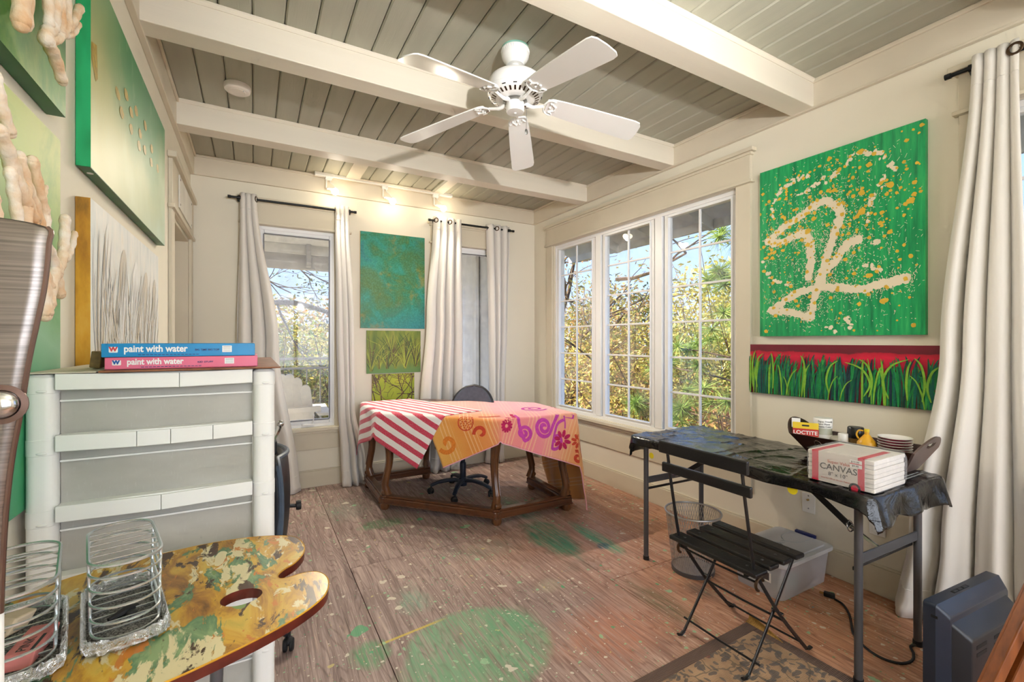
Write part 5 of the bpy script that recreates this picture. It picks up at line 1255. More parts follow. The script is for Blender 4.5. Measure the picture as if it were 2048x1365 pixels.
MB(Mo).rbox(.0, .05, .13, .165, .80, .86, .008).build('lever_clamp', 'rubber', a_, smooth=True)
MB(Mo).tube(spline([(.22, .14, .52), (.26, .05, .62), (.26, -.15, .62), (.24, -.2, .45)], 5), .014, 8).build('armrest', 'chrome', o2, smooth=True)
MB(Mo).tube(spline([(-.22, .14, .52), (-.26, .05, .62), (-.26, -.15, .62), (-.24, -.2, .45)], 5), .014, 8).build('armrest', 'chrome', o2, smooth=True)

# ================================================================ corner desk with towels
ZD = .752
BP = [(1.428, 4.180), (.896, 4.175), (.890, 3.580), (1.507, 2.880), (2.108, 2.868), (2.142, 3.422)]
TP = [(1.45, 4.235), (.855, 4.235), (.845, 3.565), (1.510, 2.835), (2.150, 2.815), (2.190, 3.455)]
dk = thing('corner_desk', 'six legged walnut corner desk draped with two towels', 'desk', (1.5, 3.5, 0))
MB().prism(TP, ZD - .030, ZD).build('desk_top', 'walnut_rail', dk, bevel=.006)
ctr = V((1.5, 3.52, 0))
MB().prism([(lerp(1.5, x, .90), lerp(3.52, y, .90)) for x, y in TP], ZD - .085, ZD - .030).build('desk_apron', 'walnut_rail', dk, bevel=.003)
for a, b in zip(BP[:-1], BP[1:]):
    d = (V((b[0], b[1], 0)) - V((a[0], a[1], 0))).normalized(); A = V((a[0], a[1], 0)) - d * .035; B_ = V((b[0], b[1], 0)) + d * .035
    rl = MB().bar(A + V((0, 0, .075)), B_ + V((0, 0, .075)), .075, .050).build('base_rail', 'walnut_rail', dk, bevel=.010)
    MB().bar(A + V((0, 0, .105)), B_ + V((0, 0, .105)), .050, .014).build('rail_moulding', 'walnut_rail', rl, bevel=.004)
    MB().bar(A + V((0, 0, .056)), B_ + V((0, 0, .056)), .086, .010).build('rail_moulding', 'walnut_rail', rl, bevel=.004)
for x, y in BP:
    u = (V((x, y, 0)) - ctr).normalized(); P0 = V((x, y, 0)) - u * .012
    ft = MB().lathe([(0, 0), (.028, 0), (.036, .012), (.038, .03), (.034, .05), (0, .05)], (x, y, 0), 16).build('bun_foot', 'walnut', dk, smooth=True)
    path = [(-.010, .106), (.004, .145), (.012, .19), (-.004, .27), (-.022, .36), (-.022, .45), (-.004, .55), (.012, .62), (.010, .68)]
    rad = [.034, .032, .028, .026, .027, .030, .035, .040, .040]
    S_ = spline([P0 + u * a + V((0, 0, z)) for a, z in path], 4); R_ = [keyf([(i / 8, r_) for i, r_ in enumerate(rad)], k / (len(S_) - 1))[0] for k in range(len(S_))]
    mb = MB(); mb.tube(S_, R_, 12); lg = mb.build('leg', 'walnut', dk, smooth=True)
    mb = MB(); s_ = V((-u.y, u.x, 0))
    mb.lathe([(0, -.024), (.020, -.022), (.024, 0), (.020, .022), (0, .024)], P0 + u * .022 + V((0, 0, .135)), 14, V((0, 0, 1)).rotation_difference(s_).to_matrix().to_4x4()); mb.build('scroll', 'walnut', lg, smooth=True)
    mb = MB()
    for off in (-.016, 0, .016): mb.tube([p + u * (R_[i] * .93) + s_ * off for i, p in enumerate(S_) if i > 8], .0035, 5)
    mb.build('reeding', 'walnut', lg, smooth=True)

def near_poly(q, poly):
    """(inside, closest point on the boundary)"""
    best = None; ins = True; n_ = len(poly)
    for i in range(n_):
        a = V((poly[i][0], poly[i][1])); b = V((poly[(i + 1) % n_][0], poly[(i + 1) % n_][1])); ab_ = b - a
        t_ = max(0, min(1, (q - a).dot(ab_) / ab_.length_squared)); c_ = a + ab_ * t_; d_ = (q - c_).length
        if best is None or d_ < best[0]: best = (d_, c_)
        if ab_.x * (q.y - a.y) - ab_.y * (q.x - a.x) < 0: ins = False
    return ins, best[0], best[1]
def drape(poly, ztop, flare=.10, wav=.012, seed=0, round_=.010, rip=9.0, zmin=.02):
    if area(poly) < 0: poly = poly[::-1]
    def f(q, lift=0.0):
        q = V((q[0], q[1])); ins, d, c = near_poly(q, poly)
        if ins:
            return V((q.x, q.y, ztop + lift + .0025 * mnoise.noise((q.x * 7 + seed, q.y * 7, 0))))
        out = (q - c) / d if d > 1e-6 else V((0, -1))
        s = c.x * rip + c.y * rip * .8
        arc = min(1, d / (round_ * 1.6))
        o_ = round_ * math.sin(arc * PI / 2) + flare * max(0, d - .01) * .9 + wav * min(1, d / .12) * (math.sin(s * 1.7 + seed) + .6 * mnoise.noise((s * .9, d * 5 + seed, 0)))
        o_ = max(o_, .004) + lift
        z = ztop - round_ * (1 - math.cos(arc * PI / 2)) - max(0, d - round_ * 1.6) * .985 + lift * .3
        return V((c.x + out.x * o_, c.y + out.y * o_, max(z, zmin)))
    return f
def towel(nm, label, cat, origin, ax, ay, lu, lv, mat, f, nu, nv, lift, thick=.004):
    ax = V(ax).normalized(); ay = V(ay).normalized(); O = V(origin)
    o = thing(nm, label, cat, (O.x, O.y, 0))
    fn = lambda u, v, l=lift: f(O + ax * (u * lu) + ay * (v * lv), l)
    MB().grid(lambda u, v: fn(u, v), nu, nv, uvf=lambda u, v: (u * lu + .0001, v * lv + .0001)).build('cloth', mat, o, smooth='all', solid=thick)
    return o, fn
dr = drape(TP, ZD + .003, .11, .015, 2, .016)
t2, f2 = towel('beach_towel', 'orange and pink beach towel with purple swirls over the right half of the desk', 'towel', (.952, 2.888), (.925, -.38), (.38, .925), 1.80, 1.18, 'beach_towel', dr, 120, 80, .001)
t1, f1 = towel('striped_towel', 'red and white striped towel over the left half of the desk', 'towel', (.795, 3.025), (.962, .272), (-.272, .962), .80, 1.45, 'striped_towel', dr, 64, 110, .0065)
# printed motifs on the beach towel, laid along the cloth (u,v in metres from its front left corner)
def motif(mb, pts, w, mi, taper=False, closed=False):
    P2 = [V((a, b)) for a, b in pts]; N = len(P2); L_, R_ = [], []
    for i, p in enumerate(P2):
        d = (P2[min(N - 1, i + 1)] - P2[max(0, i - 1)]); d = d.normalized() if d.length else V((1, 0)); ww = w * ((1 - i / (N - 1)) * .7 + .3 if taper else 1)
        for lst, s in ((L_, 1), (R_, -1)):
            q = p + V((-d.y, d.x)) * ww * s; lst.append(f2(min(.999, max(.001, q.x / 1.80)), min(.999, max(.001, q.y / 1.18)), .0042))
    mb.add(L_ + R_, [(i, i + 1, N + i + 1, N + i) for i in range(N - 1)], mi)
def spiral(cx, cy, r, turns, a0, s=1, tail=None):
    n_ = 46; pts = [(cx + r * (.12 + .88 * k / n_) * math.cos(a0 + s * turns * 2 * PI * k / n_), cy + r * (.12 + .88 * k / n_) * math.sin(a0 + s * turns * 2 * PI * k / n_)) for k in range(n_ + 1)]
    if tail:
        e_ = V((*pts[-1], 0)); m_ = V((*pts[-4], 0)); pts += [(p.x, p.y) for p in spline([m_, e_] + [V((a, b, 0)) for a, b in tail], 6)[6:]]
    return pts
def flower(mb, cx, cy, r, n_, mi):
    for k in range(n_):
        a = 2 * PI * k / n_; c_, s_ = math.cos(a), math.sin(a); pts = []
        for q in range(9):
            b = 2 * PI * q / 9; x_, y_ = r * .62 + r * .38 * math.cos(b), r * .20 * math.sin(b); pts.append((cx + x_ * c_ - y_ * s_, cy + x_ * s_ + y_ * c_))
        mb.poly([f2(min(.999, max(.001, a_ / 1.8)), min(.999, max(.001, b_ / 1.18)), .0046) for a_, b_ in pts], mi)
mb = MB()
motif(mb, spiral(.745, .115, .058, 1.5, 2.0, -1, [(.685, .17), (.665, .24), (.66, .32)]), .012, 0); motif(mb, spiral(.885, .20, .072, 1.8, .6, 1, [(.965, .24), (.985, .33)]), .014, 0)
motif(mb, spiral(1.03, .135, .070, 1.0, 4.4, -1, [(1.0, .24), (1.05, .30)]), .012, 0); motif(mb, [(.985, .33), (1.05, .335), (1.13, .345)], .016, 0); motif(mb, [(1.04, .33), (1.07, .28), (1.085, .24)], .006, 0)
motif(mb, spiral(.60, .22, .05, .5, 3.6, 1, [(.635, .28), (.64, .36)]), .012, 1); motif(mb, spiral(.37, .12, .055, .8, 4.2, 1), .013, 2); motif(mb, spiral(.10, .15, .075, 1.0, 3.4, -1), .016, 3)
motif(mb, [(.39, .27), (.46, .265), (.55, .29)], .013, 2); motif(mb, [(.29 + .058 * math.cos(a * .3), .235 + .058 * math.sin(a * .3)) for a in range(22)], .004, 2)
for k in range(30):
    a = k * 2.4; rr_ = .010 * math.sqrt(k); motif(mb, [(.29 + rr_ * math.cos(a), .235 + rr_ * math.sin(a)), (.29 + rr_ * math.cos(a) + .010, .235 + rr_ * math.sin(a) + .005)], .0035, 2)
motif(mb, spiral(1.40, .30, .09, 1.6, 1, -1), .016, 2); motif(mb, spiral(1.45, .58, .10, 1.6, 0, 1), .016, 0); motif(mb, spiral(.85, .62, .11, 1.8, 1, 1), .012, 0); motif(mb, spiral(1.25, .06, .05, 1.2, 1, 1), .012, 2)
flower(mb, .595, .125, .050, 12, 1); flower(mb, 1.085, .150, .080, 8, 1); flower(mb, 1.22, .18, .06, 8, 2); flower(mb, 1.1, .7, .09, 8, 1)
f = mb.build('printed_motif', ['motif_magenta', 'motif_crimson', 'motif_red', 'motif_orange'], t2); f['kind'] = 'stuff'
MB().tube([f2(k / 160, .0008, .002) for k in range(161)], .004, 5).build('hem', 'hem_pink', t2, smooth=True)
# ================================================================ folding table under black plastic
TC = (2.265, 1.415); TA = math.radians(-2.0); ZT = .737
Mt = Matrix.Translation((TC[0], TC[1], 0)) @ Matrix.Rotation(TA, 4, 'Z')
ft = thing('folding_table', 'grey legged folding table under a black plastic sheet', 'table', (TC[0], TC[1], 0))
HX, HY = .300, .632
MB(Mt).rbox(-HX, HX, -HY, HY, ZT - .038, ZT, .05, n=6).build('table_top', 'black_plastic', ft, smooth=True)
def lg(lx, ly): return Mt @ V((lx, ly, 0))
for ly, s in ((.555, 1), (-.565, -1)):
    for lx in (-.238, .238):
        l_ = MB(Mt).tube([(lx, ly, 0), (lx, ly, ZT - .038)], .0145, 14).build('leg', 'grey_tube', ft, smooth=True)
        MB(Mt).tube([(lx, ly, 0), (lx, ly, .022)], .017, 14).build('foot_cap', 'rubber', l_, smooth=True)
    MB(Mt).box(-.238, .238, ly - .004, ly + .004, .455, .495).build('cross_bar', 'grey_tube', ft, bevel=.003)
    MB(Mt).box(-.238, .238, ly - s * .022, ly - s * .016, .425, .440).build('cross_rod', 'black_iron', ft, bevel=.003)
    # folding brace: upper arm, lock ring, lower link
    up_ = V((-.05, ly - s * .36, ZT - .042)); mid = V((-.05, ly - s * .12, .525)); lo_ = V((-.05, ly - s * .008, .47))
    b = MB(Mt).bar(up_, mid, .026, .010, up=(1, 0, 0)).build('brace_arm', 'black_iron', ft, bevel=.002)
    MB(Mt).bar(mid, lo_, .014, .012, up=(1, 0, 0)).build('brace_link', 'chrome', ft, bevel=.002)
    ring = [mid + V((.022 * math.cos(a), .010 * math.sin(a) * .4, .022 * math.sin(a))) for a in [2 * PI * k / 16 for k in range(16)]]
    MB(Mt).tube(ring, .0028, 6, True).build('lock_ring', 'chrome', b, smooth=True)
    MB(Mt).ball(mid + V((-.008, s * .03, .02)), .006, 8, 6).build('rivet', 'chrome', b)
# plastic sheet
RP = [tuple((Mt @ V((x, y, 0)))[:2]) for x, y in rrect(-HX, HX, -HY, HY, .045, 5)]
pd = drape(RP, ZT + .002, .16, .016, 5, .008, 16, .45)
def cover(u, v):
    ex = .048 + .012 * mnoise.noise((v * 7, 1, 0)); ey0 = .105 + .030 * mnoise.noise((u * 5, 3, 0)); ey1 = .115 + .04 * mnoise.noise((u * 4, 9, 0))
    x = lerp(-HX - ex, HX + .05, u); y = lerp(-HY - ey0, HY + ey1, v)
    p = pd((Mt @ V((x, y, 0)))[:2])
    q = (x * 9, y * 5, 0)
    if abs(x) < HX and abs(y) < HY: p.z += .003 * (mnoise.noise(q) + .6 * mnoise.noise((x * 24, y * 15, 2))) + .002
    if abs(x) < HX and abs(y) < HY:
        r1 = 1 - abs(mnoise.noise((x * 6 + 3, y * 3.2, 4))) * 5; r2 = 1 - abs(mnoise.noise((x * 3, y * 9 + 5, 8))) * 6
        p.z += .007 * max(0, r1) ** 2 * (.3 + .7 * max(0, y + .1)) + .005 * max(0, r2) ** 2
    return p
pc = thing('plastic_sheet', 'wrinkled black plastic sheet covering the folding table', 'plastic sheet', (TC[0], TC[1], ZT))
MB().grid(cover, 110, 220).build('sheet', 'black_sheet', pc, smooth='all', solid=.0008)
tg = MB(); tg.lathe([(0, 0), (.021, 0), (.021, .001), (0, .001)], (1.9465, 1.07, .693), 20, Matrix.Rotation(-PI / 2, 4, 'Y')); tag(tg.build('yellow_sticker', 'yellow_tag'), 'round yellow sticker hanging at the front edge of the black sheet', 'sticker')
tg = MB(); tg.lathe([(0, 0), (.017, 0), (.017, .001), (0, .001)], (1.975, 1.868, .655), 20, Matrix.Rotation(-PI / 2, 4, 'Y')); tag(tg.build('yellow_sticker', 'yellow_tag'), 'small yellow sticker under the far end of the folding table', 'sticker')
mb = MB()
for j in range(2):
    for k in range(22): mb.box(2.27 + k * .0095, 2.2765 + k * .0095, .835 - j * .016, .841 - j * .016, ZT + .010, ZT + .0104)
mb.build('sheet_print', 'print_grey', pc)['kind'] = 'stuff'

# tray of glue, jars and plates
tz = ZT + .006
ty = thing('wooden_tray', 'dark carved wooden tray with arched handles on the folding table', 'tray', (2.49, 1.06, tz))
bx0, bx1, by0, by1 = 2.425, 2.555, .875, 1.240; tx0, tx1, ty0, ty1 = 2.370, 2.612, .822, 1.312; TH = .100
MB().box(bx0, bx1, by0, by1, tz, tz + .008).build('tray_floor', 'tray_wood', ty)
for s, xa, xb in ((0, bx0, tx0), (1, bx1, tx1)):
    th_ = .008 if s == 0 else -.008
    mb = MB(); mb.add([(xa, by0, tz), (xa, by1, tz), (xb, ty1, tz + TH), (xb, ty0, tz + TH), (xa + th_, by0, tz), (xa + th_, by1, tz), (xb + th_, ty1, tz + TH), (xb + th_, ty0, tz + TH)], [(0,1,2,3),(7,6,5,4),(0,4,5,1),(1,5,6,2),(2,6,7,3),(3,7,4,0)]); mb.build('long_side', 'tray_wood', ty, bevel=.001)
for yb_, yt_, s in ((by0, ty0, -1), (by1, ty1, 1)):
    k = (yt_ - yb_) / TH
    arch = [(bx0, 0), (bx1, 0), (tx1, TH)] + [(lerp(tx1, tx0, i / 14), TH + .065 * math.sin(PI * i / 14) ** .75) for i in range(1, 14)] + [(tx0, TH)]
    hl = [(2.455, TH + .018), (2.49, TH + .010), (2.527, TH + .018), (2.527, TH + .036), (2.505, TH + .033), (2.49, TH + .040), (2.475, TH + .033), (2.455, TH + .036)]
    tr_ = tessellate_polygon([[V((a, b, 0)) for a, b in arch], [V((a, b, 0)) for a, b in hl]]); al = arch + hl
    mb = MB()
    for dd in (0, s * .009):
        mb.add([(a, yb_ + k * b + dd, tz + b) for a, b in al], [tuple(q) for q in tr_])
    for base, cnt in ((0, len(arch)), (len(arch), len(hl))):
        vs = []
        for a, b in al[base:base + cnt]: vs += [(a, yb_ + k * b, tz + b), (a, yb_ + k * b + s * .009, tz + b)]
        mb.add(vs, [(2 * i, 2 * ((i + 1) % cnt), 2 * ((i + 1) % cnt) + 1, 2 * i + 1) for i in range(cnt)])
    mb.build('handle_end', 'tray_end' if s < 0 else 'tray_wood', ty)
mb = MB(); kx = (tx0 - bx0) / TH
def onside(y, z): return (bx0 + kx * z - .002, y, tz + z)
for cy in (1.195, 1.135, 1.075, 1.015, .955):
    for z0, r0, s in ((.066, .022, 1), (.030, .020, -1)):
        mb.tube([onside(cy + r0 * (.15 + .85 * k / 20) * math.cos(s * 1.7 * 2 * PI * k / 20 + 1), z0 + r0 * (.15 + .85 * k / 20) * math.sin(s * 1.7 * 2 * PI * k / 20 + 1)) for k in range(21)], .0022, 5)
mb.build('carved_scrolls', 'tray_relief', ty, smooth=True)
jr = thing('paint_jar', 'clear jar of pale paint with a white lid in the tray', 'jar', (2.505, 1.222, tz + .008))
jx, jy = 2.500, 1.225; jz = tz + .009
MB().lathe([(0, 0), (.036, 0), (.039, .006), (.039, .118), (.036, .124), (0, .124)], (jx, jy, jz), 28).build('jar_body', 'jar_glass', jr, smooth=True)
MB().lathe([(0, .003), (.034, .003), (.034, .105), (0, .105)], (jx, jy, jz), 24).build('paint', 'canvas_white', jr, smooth=True)
MB().lathe([(0, .122), (.041, .122), (.0415, .128), (.0415, .165), (.039, .170), (0, .170)], (jx, jy, jz), 32).build('jar_lid', 'white_enamel', jr, smooth=True)
def curved_text(nm, body, size, c, r, z, a0, mat, parent, dirn=1):
    cu = bpy.data.curves.new(nm, 'FONT'); cu.body = body; cu.size = size; cu.extrude = .0002
    t_ = bpy.data.objects.new(nm + '_t', cu); me = bpy.data.meshes.new_from_object(t_); bpy.data.objects.remove(t_); bpy.data.curves.remove(cu)
    for v in me.vertices:
        a = a0 + v.co.x / r; rr_ = r + .0006 + v.co.z; y = v.co.y
        v.co = (c[0] + rr_ * math.cos(a), c[1] + rr_ * math.sin(a), z + y)
    me.materials.clear(); me.materials.append(MATS[mat]); o = bpy.data.objects.new(nm, me); COL.objects.link(o); put(o, parent)
for k, s_ in enumerate(('Paper Friendly', 'Semi Matte', 'Stable Color')): curved_text('lid_print', s_, .0115, (jx, jy), .0418, jz + .152 - k * .0125, math.radians(178), 'print_black', jr)
MB().lathe([(.0393, .055), (.0393, .09)], (jx, jy, jz), 28, caps=False).build('paper_label', 'print_white', jr, smooth=True)
gc = thing('glue_card', 'yellow and red glue card leaning inside the tray', 'glue package', (2.43, 1.262, tz + .05))
Mg = Matrix.Translation((2.412, 1.262, tz + .085)) @ Matrix.Rotation(math.radians(-62), 4, 'Z') @ Matrix.Rotation(math.radians(-18), 4, 'X')
MB(Mg).box(-.055, .055, -.001, .001, 0, .072).build('card', 'card_yellow', gc, bevel=.0008)
MB(Mg).box(-.055, .055, -.0016, -.0008, .004, .040).build('red_band', 'card_red', gc)
text_mesh('brand_word', 'LOCTITE', .026, Mg @ frame_at((-.053, -.0018, .012), (1, 0, 0), (0, 0, 1)), 'print_white', gc, .0003, bold=.0006)
MB(Mg).prism(rrect(-.016, .016, .052, .060, .0035), -.0015, .0015, T=lambda x, z, y: (x, y, z)).build('hang_slot', 'print_black', gc)
MB(Mg).box(-.060, -.022, .003, .004, .045, .092).build('backing_card', 'print_white', gc)
def bottle(nm, label, cat, x, y, parts):
    o = thing(nm, label, cat, (x, y, tz + .008))
    for pn, prof, mat in parts: MB().lathe(prof, (x, y, tz + .009), 26).build(pn, mat, o, smooth=True)
    return o
bottle('small_bottle', 'little white capped bottle in the middle of the tray', 'bottle', 2.468, 1.120, [('body', [(0, 0), (.024, 0), (.025, .06), (.018, .075), (0, .075)], 'canvas_white'), ('cap', [(0, .074), (.0205, .074), (.0205, .110), (.019, .113), (0, .113)], 'white_enamel')])
bottle('glue_jar', 'brown jar with a big black cap in the tray', 'jar', 2.510, 1.085, [('body', [(0, 0), (.030, 0), (.032, .01), (.032, .095), (0, .095)], 'amber_plastic'), ('cap', [(0, .094), (.0335, .094), (.034, .098), (.034, .140), (.030, .146), (0, .146)], 'cap_black')])
yb2 = bottle('ink_bottle', 'yellow cone topped squeeze bottle beside the plates', 'bottle', 2.462, 1.020, [('body', [(0, 0), (.036, 0), (.037, .06), (.037, .088), (.030, .100), (.012, .124), (.009, .126), (.009, .140), (0, .140)], 'ink_yellow'), ('nozzle', [(0, .139), (.010, .139), (.010, .150), (0, .150)], 'card_yellow')])
MB().tube(spline([(2.458, 1.032, tz + .150), (2.452, 1.048, tz + .150), (2.450, 1.056, tz + .130), (2.452, 1.048, tz + .112)], 5), .0035, 6).build('cap_strap', 'ink_yellow', yb2, smooth=True)
for k in range(8):
    pz = tz + .045 + k * .0115
    pl = thing('plate', 'small white plate with red underside, %s in the tray stack' % ('topmost' if k == 7 else 'lowest' if k == 0 else ('second', 'third', 'fourth', 'fifth', 'sixth', 'seventh')[k - 1] + ' from the bottom'), 'plate', (2.49, .925, pz), 'plates stacked in the tray')
    MB().lathe([(0, .002), (.038, .002), (.048, .006), (.061, .0135), (.0625, .0125), (.052, .005)], (2.49, .925, pz), 32, caps=False).build('plate_face', 'plate_white', pl, smooth=True)
    MB().lathe([(.061, .0105), (.050, .003), (.040, -.0005), (0, -.0005)], (2.49, .925, pz), 32, caps=False).build('plate_underside', 'plate_rim', pl, smooth=True)
sp = MB(); sp.lathe([(0, 0), (.040, 0), (.052, .020), (.055, .036), (0, .036)], (2.49, .925, tz + .0085), 24); tag(sp.build('plate_bowl', 'plate_white', smooth=True), 'white bowl carrying the stack of plates in the tray', 'bowl')
dsc = MB(); dsc.lathe([(0, 0), (.045, 0), (.048, .01), (.046, .078), (.040, .084), (0, .084)], (2.52, 1.155, tz + .0085), 28); tag(dsc.build('round_tub', 'canvas_white', smooth=True), 'low cream tub behind the little white bottle', 'tub')

# shrink wrapped canvas pack
px0, px1, py0, py1 = 1.990, 2.245, .800, 1.032; cz = ZT + .008
cp = thing('canvas_pack', 'shrink wrapped pack of white canvases with red striped label', 'canvas pack', (2.12, .916, cz))
for k in range(7):
    MB().rbox(px0 + .003 * (k % 2), px1 - .002 * (k % 3), py0 + .002 * (k % 2), py1, cz + k * .0172, cz + k * .0172 + .0160, .003).build('canvas', 'canvas_white', cp, smooth=True)
ch_ = 7 * .0172
lab = MB(); lab.box(px0 - .0035, px0 - .0025, py0 + .030, py1 - .018, cz + .002, cz + ch_); lab.box(px0 - .0035, px1 - .04, py0 + .030, py1 - .018, cz + ch_, cz + ch_ + .001); lab.build('label_band', 'canvas_label', cp)
for ya, yb_ in ((py1 - .042, py1 - .018), (py0 + .030, py0 + .052)):
    s_ = MB(); s_.box(px0 - .0042, px0 - .0036, ya, yb_, cz + .002, cz + ch_ + .001); s_.box(px0 - .0042, px1 - .05, ya, yb_, cz + ch_ + .001, cz + ch_ + .0016); s_.build('red_stripe', 'label_red', cp)
def pf(y, z): return frame_at((px0 - .0045, y, cz + z), (0, -1, 0), (0, 0, 1))
text_mesh('label_script', 'Super Value', .017, pf(py1 - .075, .082), 'label_brick', cp, .0002); text_mesh('label_word', 'CANVAS', .034, pf(py1 - .047, .054), 'print_black', cp, .0002, bold=.0002)
text_mesh('label_size', '8" x 10"', .021, pf(py1 - .078, .032), 'print_black', cp, .0002); text_mesh('label_line', 'Ideal for Oil or Acrylic Painting', .0085, pf(py1 - .052, .017), 'label_brick', cp, .0002)
MB().box(px0 - .0050, px0 - .0045, py0 + .038, py0 + .078, cz + .082, cz + .112).build('price_sticker', 'print_white', cp); MB().box(px0 - .0054, px0 - .0050, py0 + .038, py0 + .078, cz + .096, cz + .099).build('price_bar', 'label_red', cp)
text_mesh('price', '$19.99', .010, frame_at((px0 - .0056, py0 + .074, cz + .101), (0, -1, 0), (0, 0, 1)), 'print_black', cp, .0001); text_mesh('price', '$9.99', .010, frame_at((px0 - .0056, py0 + .071, cz + .086), (0, -1, 0), (0, 0, 1)), 'print_black', cp, .0001)
MB().lathe([(0, 0), (.020, 0), (.020, .0006), (0, .0006)], (px0 - .0044, py0 + .062, cz + .004), 24, Matrix.Rotation(-PI / 2, 4, 'Y')).build('round_emblem', 'print_black', cp)
MB().lathe([(0, .0007), (.012, .0007), (.012, .001), (0, .001)], (px0 - .0044, py0 + .062, cz + .004), 24, Matrix.Rotation(-PI / 2, 4, 'Y')).build('emblem_centre', 'label_red', cp)
def wrapf(i, j):
    a = 2 * PI * i; rr_ = rrect(px0 - .010, px1 + .010, py0 - .012, py1 + .010, .03, 6); L_ = len(rr_); p = rr_[int(i * L_) % L_]
    z = lerp(cz - .0, cz + ch_ + .004, j); q = .004 * mnoise.noise((p[0] * 40, p[1] * 40, z * 40)); k = 1 - .06 * (abs(j - .5) * 2) ** 6
    cxx, cyy = (px0 + px1) / 2, (py0 + py1) / 2
    return (cxx + (p[0] - cxx) * k + q, cyy + (p[1] - cyy) * k + q, z)
mb = MB(); mb.grid(wrapf, 28, 10)
mb.grid(lambda u, v: (lerp(px0 - .004, px1 + .004, u), lerp(py0 - .006, py1 + .004, v), cz + ch_ + .0055 + .003 * mnoise.noise((u * 9, v * 9, 0))), 14, 14)
mb.build('shrink_wrap', 'shrink_wrap', cp, smooth=True)

# ================================================================ bistro chair
bc = thing('bistro_chair', 'black slatted folding bistro chair with peeling paint', 'chair', (1.84, 1.235, 0))
ya, yb_ = 1.058, 1.412
for y in (yb_, ya):
    pts = spline([(1.583, y, .865), (1.598, y, .775), (1.602, y, .745), (1.618, y, .660), (1.662, y, .445), (1.690, y, .395), (1.84, y, .205), (2.028, y, .012)], 4)
    l_ = MB().tube(pts, .0085, 8, flat=.55, up=(0, 1, 0)).build('back_leg_frame', 'black_iron', bc, smooth=True)
    MB().tube([(2.026, y, .014), (2.040, y, .006), (2.062, y, .008)], .009, 8, flat=.6).build('foot', 'black_iron', l_, smooth=True)
    yi = y - .024 if y > 1.2 else y + .024
    l_ = MB().tube([(1.985, yi, .412), (1.84, yi, .225), (1.668, yi, .012)], .0085, 8, flat=.55, up=(0, 1, 0)).build('front_leg_frame', 'black_iron', bc, smooth=True)
    MB().tube([(1.668, yi, .014), (1.650, yi, .006), (1.632, yi, .012)], .009, 8, flat=.6).build('foot', 'black_iron', l_, smooth=True)
    MB().tube([(1.84, min(y, yi) - .012, .215), (1.84, max(y, yi) + .012, .215)], .006, 8).build('pivot', 'chrome', bc)
    MB().bar((1.645, yi, .408), (2.0, yi, .408), .012, .016).build('seat_rail', 'black_iron', bc)
for xx, wd in ((1.668, .078), (1.765, .062), (1.855, .062), (1.945, .062)):
    s_ = MB().box(xx - wd / 2, xx + wd / 2, ya - .030 + (.0 if xx < 1.7 else .008), yb_ + .026 - (.0 if xx < 1.7 else .006), .417, .436).build('seat_slat', 'black_iron', bc, bevel=.006)
    mb = MB()
    for y in (ya + .03, yb_ - .03): mb.ball((xx, y, .4365), (.006, .006, .0015), 8, 5)
    mb.build('screw', 'grey_tube', s_)
MB().box(1.566, 1.584, ya - .035, yb_ + .030, .815, .868).build('top_rail', 'black_iron', bc, bevel=.005)
MB().box(1.580, 1.597, ya - .040, yb_ + .024, .730, .772).build('back_rail', 'black_iron', bc, bevel=.005)
for x_, z_, r_ in ((1.672, .385, .0045), (1.86, .18, .005), (1.70, .055, .0045), (1.99, .050, .0045)): MB().tube([(x_, ya, z_), (x_ + .004, (ya + yb_) / 2, z_ - .006), (x_, yb_, z_)], r_, 8).build('stretcher', 'black_iron', bc, smooth=True)
for y in (ya - .006, yb_ + .006):
    MB().tube([(1.69 + .024 * math.cos(a), y, .375 + .024 * math.sin(a)) for a in [PI * .1 + 1.3 * PI * k / 12 for k in range(13)]], .006, 8).build('catch_hook', 'bronze', bc, smooth=True)

# ================================================================ mesh wastebasket
wx, wy = 2.185, 1.755; wb = thing('wastebasket', 'round silver wire mesh wastebasket under the folding table', 'wastebasket', (wx, wy, 0))
r0, r1, wh = .112, .150, .335
MB().tube([(wx + r1 * math.cos(a), wy + r1 * math.sin(a), wh) for a in [2 * PI * k / 40 for k in range(40)]], .006, 8, True).build('rim', 'mesh_metal', wb, smooth=True)
MB().lathe([(r0 + .004, .0), (r0 + .005, .022), (r0, .022), (r0 - .002, .0)], (wx, wy, 0), 40, caps=False).build('base_band', 'grey_tube', wb, smooth=True)
mb = MB(); NW = 64; NS = 12
for s in (-1, 1):
    for k in range(NW):
        pts = []
        for j in range(NS + 1):
            t_ = j / NS; a = 2 * PI * k / NW + s * .55 * t_; r_ = lerp(r0, r1, t_) ; z = .02 + (wh - .02) * t_
            tw = .0017 / r_
            for d_ in (-tw, tw): pts.append((wx + (r_ + s * .0003) * math.cos(a + d_), wy + (r_ + s * .0003) * math.sin(a + d_), z))
        mb.add(pts, [(2 * j, 2 * j + 1, 2 * j + 3, 2 * j + 2) for j in range(NS)])
f = mb.build('wire_mesh', 'mesh_metal', wb); f['kind'] = 'stuff'
mb = MB()
for s in (0, 1):
    for k in range(-20, 21):
        d_ = k * .0056; h_ = math.sqrt(max(0, r0 ** 2 - d_ * d_))
        if h_ > .004:
            a_, b_ = ((wx + d_, wy - h_, .016), (wx + d_, wy + h_, .016)) if s else ((wx - h_, wy + d_, .0165), (wx + h_, wy + d_, .0165))
            mb.bar(a_, b_, .0034, .0006)
f = mb.build('floor_mesh', 'mesh_metal', wb); f['kind'] = 'stuff'

